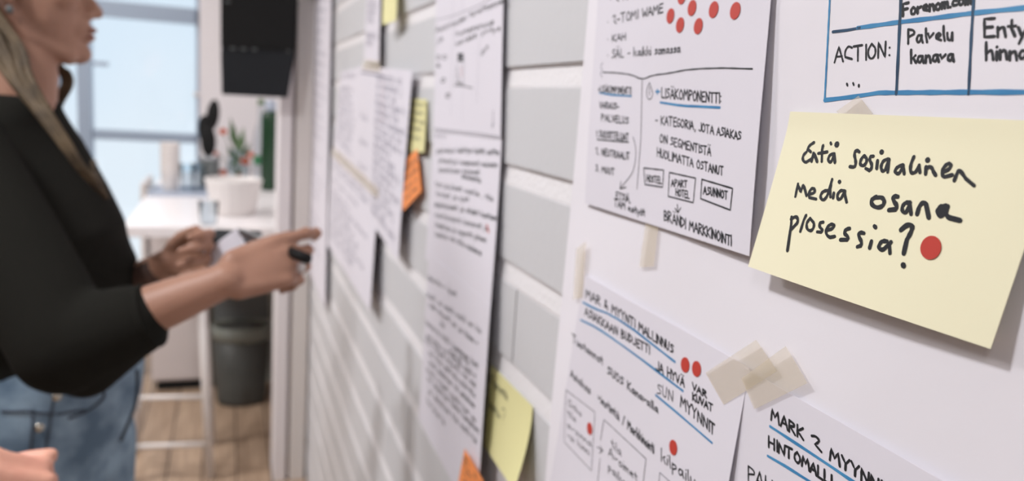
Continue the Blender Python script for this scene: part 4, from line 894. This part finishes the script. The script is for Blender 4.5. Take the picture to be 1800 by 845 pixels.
# jeans
jb = bmesh.new()
loft(jb, [(px_(58, 585, 1.23), Lp*.150, Fp*.118), (px_(57, 650, 1.23), Lp*.166, Fp*.124), (px_(47, 710, 1.23), Lp*.168, Fp*.126), (px_(32, 790, 1.23), Lp*.155, Fp*.126), (px_(33, 850, 1.23), Lp*.145, Fp*.12)], 36)
for s_, (hp, kn, an) in zip((-1, 1), legs):
    hp2 = hp - Lp*s_*.012; chain(jb, [Vector((hp2.x, hp2.y, pel.z-.05)), Vector((hp2.x, hp2.y, pel.z-.16)), kn, Vector((an.x, an.y, .14))], [.094, .088, .072, .062], 20)
me = fuse(jb, .007, 6, .5); jeans = link('jeans', me, mJean, wo_)
def on_jeans(px, py):
    c0 = Vector(CAM); d = Vector(ray(px, py)).normalized()
    loc, no, idx, _d = jeans_bvh.ray_cast(c0, d); return (loc, no) if loc is not None else (atd(px, py, 1.1), TC)
from mathutils.bvhtree import BVHTree
jeans_bvh = BVHTree.FromPolygons([v.co for v in me.vertices], [p.vertices for p in me.polygons])
for px, py, r in ((100, 696, .0078), (157, 692, .005), (69, 751, .0072)):
    loc, no = on_jeans(px, py); b = bmesh.new(); cyl(b, loc - no*.002, loc + no*.003, r, r*.8, 16); build('button' if r > .007 else 'rivet', b, mGold, jeans, True)
def seam(pts, name='seam', w=.0022, m=mJeanD):
    b = bmesh.new(); P = [on_jeans(*p) for p in smooth_line(pts, 2)]; tube(b, [l + n*.0004 for l, n in P], [w]*len(P), 6); build(name, b, m, jeans, True)
seam([(96, 700), (93, 705), (88, 740), (80, 790), (72, 843)], 'fly_seam'); seam([(45, 722), (90, 728), (96, 726)], 'waistband_seam'); seam([(100, 728), (130, 722), (150, 720)], 'waistband_seam')
seam([(120, 735), (150, 725), (178, 705), (186, 690), (182, 670)], 'pocket_seam'); seam([(240, 650), (241, 690), (230, 735), (210, 775)], 'side_seam', .004)
seam([(2, 722), (40, 724), (62, 722)], 'waistband_seam'); seam([(58, 728), (54, 790), (50, 845)], 'fly_seam')
for s_, (hp, kn, an) in zip((-1, 1), legs):
    b = bmesh.new(); R_ = Matrix(((Fp.x, Lp.x, 0, 0), (Fp.y, Lp.y, 0, 0), (Fp.z, Lp.z, 1, 0), (0, 0, 0, 1)))
    ell(b, Vector((an.x, an.y, .048)) + Fp*.06, (.135, .05, .046), R_); ell(b, Vector((an.x, an.y, .07)), (.055, .046, .05), R_)
    me = fuse(b, .006, 4); link('shoe', me, mShoe, wo_)
# hair: cap over the skull, long strands over the shoulder and behind the neck
hb = bmesh.new(); Rh = Matrix(((Fh.x, Lh.x, 0, 0), (Fh.y, Lh.y, 0, 0), (0, 0, 1, 0), (0, 0, 0, 1)))
HP = lambda f, l, u: O + Fh*f + Lh*l + Z*u
ell(hb, HP(-.022, 0, .050), (.098, .083, .082), Rh); ell(hb, HP(-.060, 0, -.02), (.060, .072, .085), Rh)
for s_ in (-1, 1): cap(hb, HP(.045, s_*.055, .075), HP(-.02, s_*.074, .03), .022, .02)
me = fuse(hb, .006, 4); hair = link('hair', me, mHair, wo_)
hb = bmesh.new(); r = random.Random(5)
for k in range(60):                      # near-side lock over the chest
    j = lambda a: r.uniform(-a, a)
    e = 350 - r.random()**1.5*70; off = j(14)
    P = [HP(-.055 + j(.02), -.078 + j(.006), .0), px_(2+off*2.2, 72, 1.115+j(.012)), px_(30+off*1.6, 130, 1.10+j(.01)), px_(70+off, 190, 1.09+j(.008)), px_(112+off*.7, 250, 1.085+j(.006)), px_(150+off*.5, 305, 1.10+j(.005)), px_(190+off*.3 - (352-e)*.4, e, 1.13+j(.004))]
    Q = spline(P, 4); tube(hb, Q, [.0014 + .0030*math.sin(math.pi*min(1, .25 + .75*i/len(Q))) for i in range(len(Q))], 6)
for k in range(22):                      # far-side lock hanging beside the throat
    j = lambda a: r.uniform(-a, a); off = j(9)
    P = [HP(-.02 + j(.02), .078, -.02), px_(92+off, 110, 1.30), px_(114+off*.8, 128, 1.30), px_(118+off*.7, 150, 1.30), px_(100+off, 178, 1.30), px_(84+off, 215, 1.30)]
    Q = spline(P, 3); tube(hb, Q, [.0048]*(len(Q)-1) + [.002], 6)
for k in range(26):                      # back hair
    j = lambda a: r.uniform(-a, a); a_ = r.uniform(-.07, .05)
    Q = spline([HP(-.095 + j(.01), a_, .0), HP(-.10 + j(.012), a_*1.1, -.10), HP(-.085 + j(.02), a_*1.1-.01, -.17), HP(-.115 + j(.02), a_*1.2-.01, -.27)], 4); tube(hb, Q, [.011]*(len(Q)-1) + [.005], 6)
build('hair_lock', hb, mHair, hair, True)
b = bmesh.new(); ell(b, HP(.004, -.083, -.048), (.005, .004, .006)); build('earring', b, mGrey, wo_, True)
# ring on the near hand
pts = TR[2]; c_ = pts[0].lerp(pts[1], .55); ax = (pts[1]-pts[0]).normalized(); q1 = ax.cross(Z).normalized(); q2 = ax.cross(q1)
rg = thing('finger_ring', (c_.x, c_.y, c_.z), 'chunky pale metal ring on the hand that holds the marker', 'ring')
b = bmesh.new(); loft(b, [(c_ + ax*t, q1*rr_, q2*rr_) for t, rr_ in ((-.003, .0098), (-.002, .0108), (.002, .0108), (.003, .0098))], 20); build('band', b, mGold, rg, True)
b = bmesh.new(); ell(b, c_ + (TC*.8 + RI*.4).normalized()*.0115, (.007, .007, .007), None, 14); build('stone', b, mWhitePl, rg, True)
# marker: grey barrel, black cap, held in the near hand
tip = px_(541, 455, 1.065); tail = px_(425, 408, 1.16)
mk = thing('marker_pen', tuple(tip), 'grey marker pen with a black cap held in the near hand', 'pen')
b = bmesh.new(); cyl(b, tail, tail.lerp(tip, .72), .0055, .006, 16); build('barrel', b, mSteel, mk, True)
b = bmesh.new(); cyl(b, tail.lerp(tip, .72), tip, .0078, .0072, 16); build('cap', b, mBlack, mk, True)
# pad and the dark clip folder behind it, in the far hand
c_ = px_(398, 442, 1.235); ay = (RI*.75 + Z*.60 + TC*.1).normalized(); az = (TC*.93 - RI*.05 + Z*.3); az = (az - ay*az.dot(ay)).normalized(); ax = ay.cross(az)
pd = thing('note_pad', tuple(c_), 'small white note pad in the far hand', 'note pad')
b = bmesh.new(); obox(b, c_, ax, ay, az, (.040, .068, .005)); bmesh.ops.bevel(b, geom=b.edges[:], offset=.001, segments=1, affect='EDGES'); build('pad_pages', b, mPaper, pd)
b = bmesh.new(); obox(b, c_ - az*.0035, ax, ay, az, (.042, .070, .002)); build('pad_cover', b, mGrey, pd)
c2 = px_(412, 428, 1.262); ax2 = (RI + Z*.02).normalized(); az2 = (TC*.6 + Z*.75).normalized(); az2 = (az2 - ax2*az2.dot(ax2)).normalized(); ay2 = az2.cross(ax2)
ph = thing('phone', tuple(c2), 'dark grey flat phone held flat behind the white note pad', 'phone')
b = bmesh.new(); obox(b, c2, ax2, ay2, az2, (.075, .055, .008)); bmesh.ops.bevel(b, geom=b.edges[:], offset=.002, segments=2, affect='EDGES'); build('phone_case', b, mGrey, ph)
b = bmesh.new(); obox(b, c2 + az2*.0045, ax2, ay2, az2, (.068, .048, .001)); build('phone_screen', b, mBlack2, ph)

# ---- second person: a hand reaching in at the lower left, body outside the frame
bl = Vector((-1.12, .62, 0))
p2 = thing('person', tuple(bl), 'second person whose clenched hand shows at the lower left corner', 'person')
F2 = (RI*.9 + TC*-.35).normalized(); F2.z = 0; F2.normalize(); L2 = Z.cross(F2)
sk = bmesh.new(); O2 = bl + Z*1.66 + F2*.02; head(sk, O2, F2, L2)
chain(sk, [O2 - Z*.06 - F2*.01, bl + Z*1.46, bl + Z*1.38], [.056, .053, .08], 16)
wr = px_(-150, 905, .735); f2 = (px_(-20, 850, .72) - wr).normalized(); n2 = (Z*.80 + TC*.55); n2 = (n2 - f2*n2.dot(f2)).normalized(); s2_ = n2.cross(f2).normalized()
if s2_.dot(TC) > 0: s2_ = -s2_
hand(sk, wr, f2, n2, s2_, .98, ((62, 62, 30), (58, 66, 30), (62, 66, 30), (64, 60, 30)), thumb=(.8, .4, -.6))
sh2 = bl + Z*1.40 - L2*.17; sh3 = bl + Z*1.40 + L2*.17
el = bl + Z*1.08 - L2*.24 + F2*.06; el3 = bl + Z*1.10 + L2*.26 - F2*.03; wr3 = bl + Z*.86 + L2*.27 + F2*.06
chain(sk, [sh2, el, el.lerp(wr, .4), wr], [.045, .038, .036, .025], 16); chain(sk, [sh3, el3, wr3], [.045, .037, .024], 16)
hand(sk, wr3, (F2*.2 - Z), L2, F2, .98, ((15, 20, 15), (18, 22, 15), (22, 24, 15), (25, 25, 15)))
loft(sk, [(bl + Z*1.42, L2*.13, F2*.06), (bl + Z*1.25, L2*.14, F2*.09), (bl + Z*1.05, L2*.13, F2*.08), (bl + Z*.95, L2*.14, F2*.1)])
pl2 = bl + Z*.94; ell(sk, pl2, (.13, .13, .11)); lg2 = body_legs(sk, pl2, L2, F2)
me = fuse(sk, .0042, 5); link('body', me, mSkin2, p2); face_bits(p2, O2, F2, L2)
kb = bmesh.new()
loft(kb, [(bl + Z*1.45, L2*.075, F2*.068), (bl + Z*1.42, L2*.15, F2*.085), (bl + Z*1.36, L2*.19, F2*.10), (bl + Z*1.22, L2*.175, F2*.125), (bl + Z*1.05, L2*.155, F2*.115), (bl + Z*.90, L2*.175, F2*.125)], 32)
chain(kb, [sh2, el, el.lerp(wr, .45)], [.06, .055, .046], 18); chain(kb, [sh3, el3, el3.lerp(wr3, .6)], [.06, .054, .042], 18)
me = fuse(kb, .007, 6); link('sweater', me, mNavyK, p2)
jb = bmesh.new(); loft(jb, [(pl2 + Z*.06, L2*.155, F2*.105), (pl2, L2*.168, F2*.12), (pl2 - Z*.10, L2*.155, F2*.12)], 32)
for hp, kn, an in lg2: chain(jb, [hp, kn, Vector((an.x, an.y, .13))], [.090, .070, .060], 18)
me = fuse(jb, .008, 6); link('trousers', me, mJeanD, p2)
for hp, kn, an in lg2:
    b = bmesh.new(); R_ = Matrix(((F2.x, L2.x, 0, 0), (F2.y, L2.y, 0, 0), (0, 0, 1, 0), (0, 0, 0, 1)))
    ell(b, Vector((an.x, an.y, .048)) + F2*.06, (.135, .05, .046), R_); ell(b, Vector((an.x, an.y, .07)), (.055, .046, .05), R_); link('shoe', fuse(b, .006, 4), mShoe, p2)
hb = bmesh.new(); ell(hb, O2 - F2*.02 + Z*.052, (.095, .083, .08), Matrix(((F2.x, L2.x, 0, 0), (F2.y, L2.y, 0, 0), (0, 0, 1, 0), (0, 0, 0, 1)))); ell(hb, O2 - F2*.055, (.055, .055, .07)); link('hair', fuse(hb, .006, 4), mHair, p2)
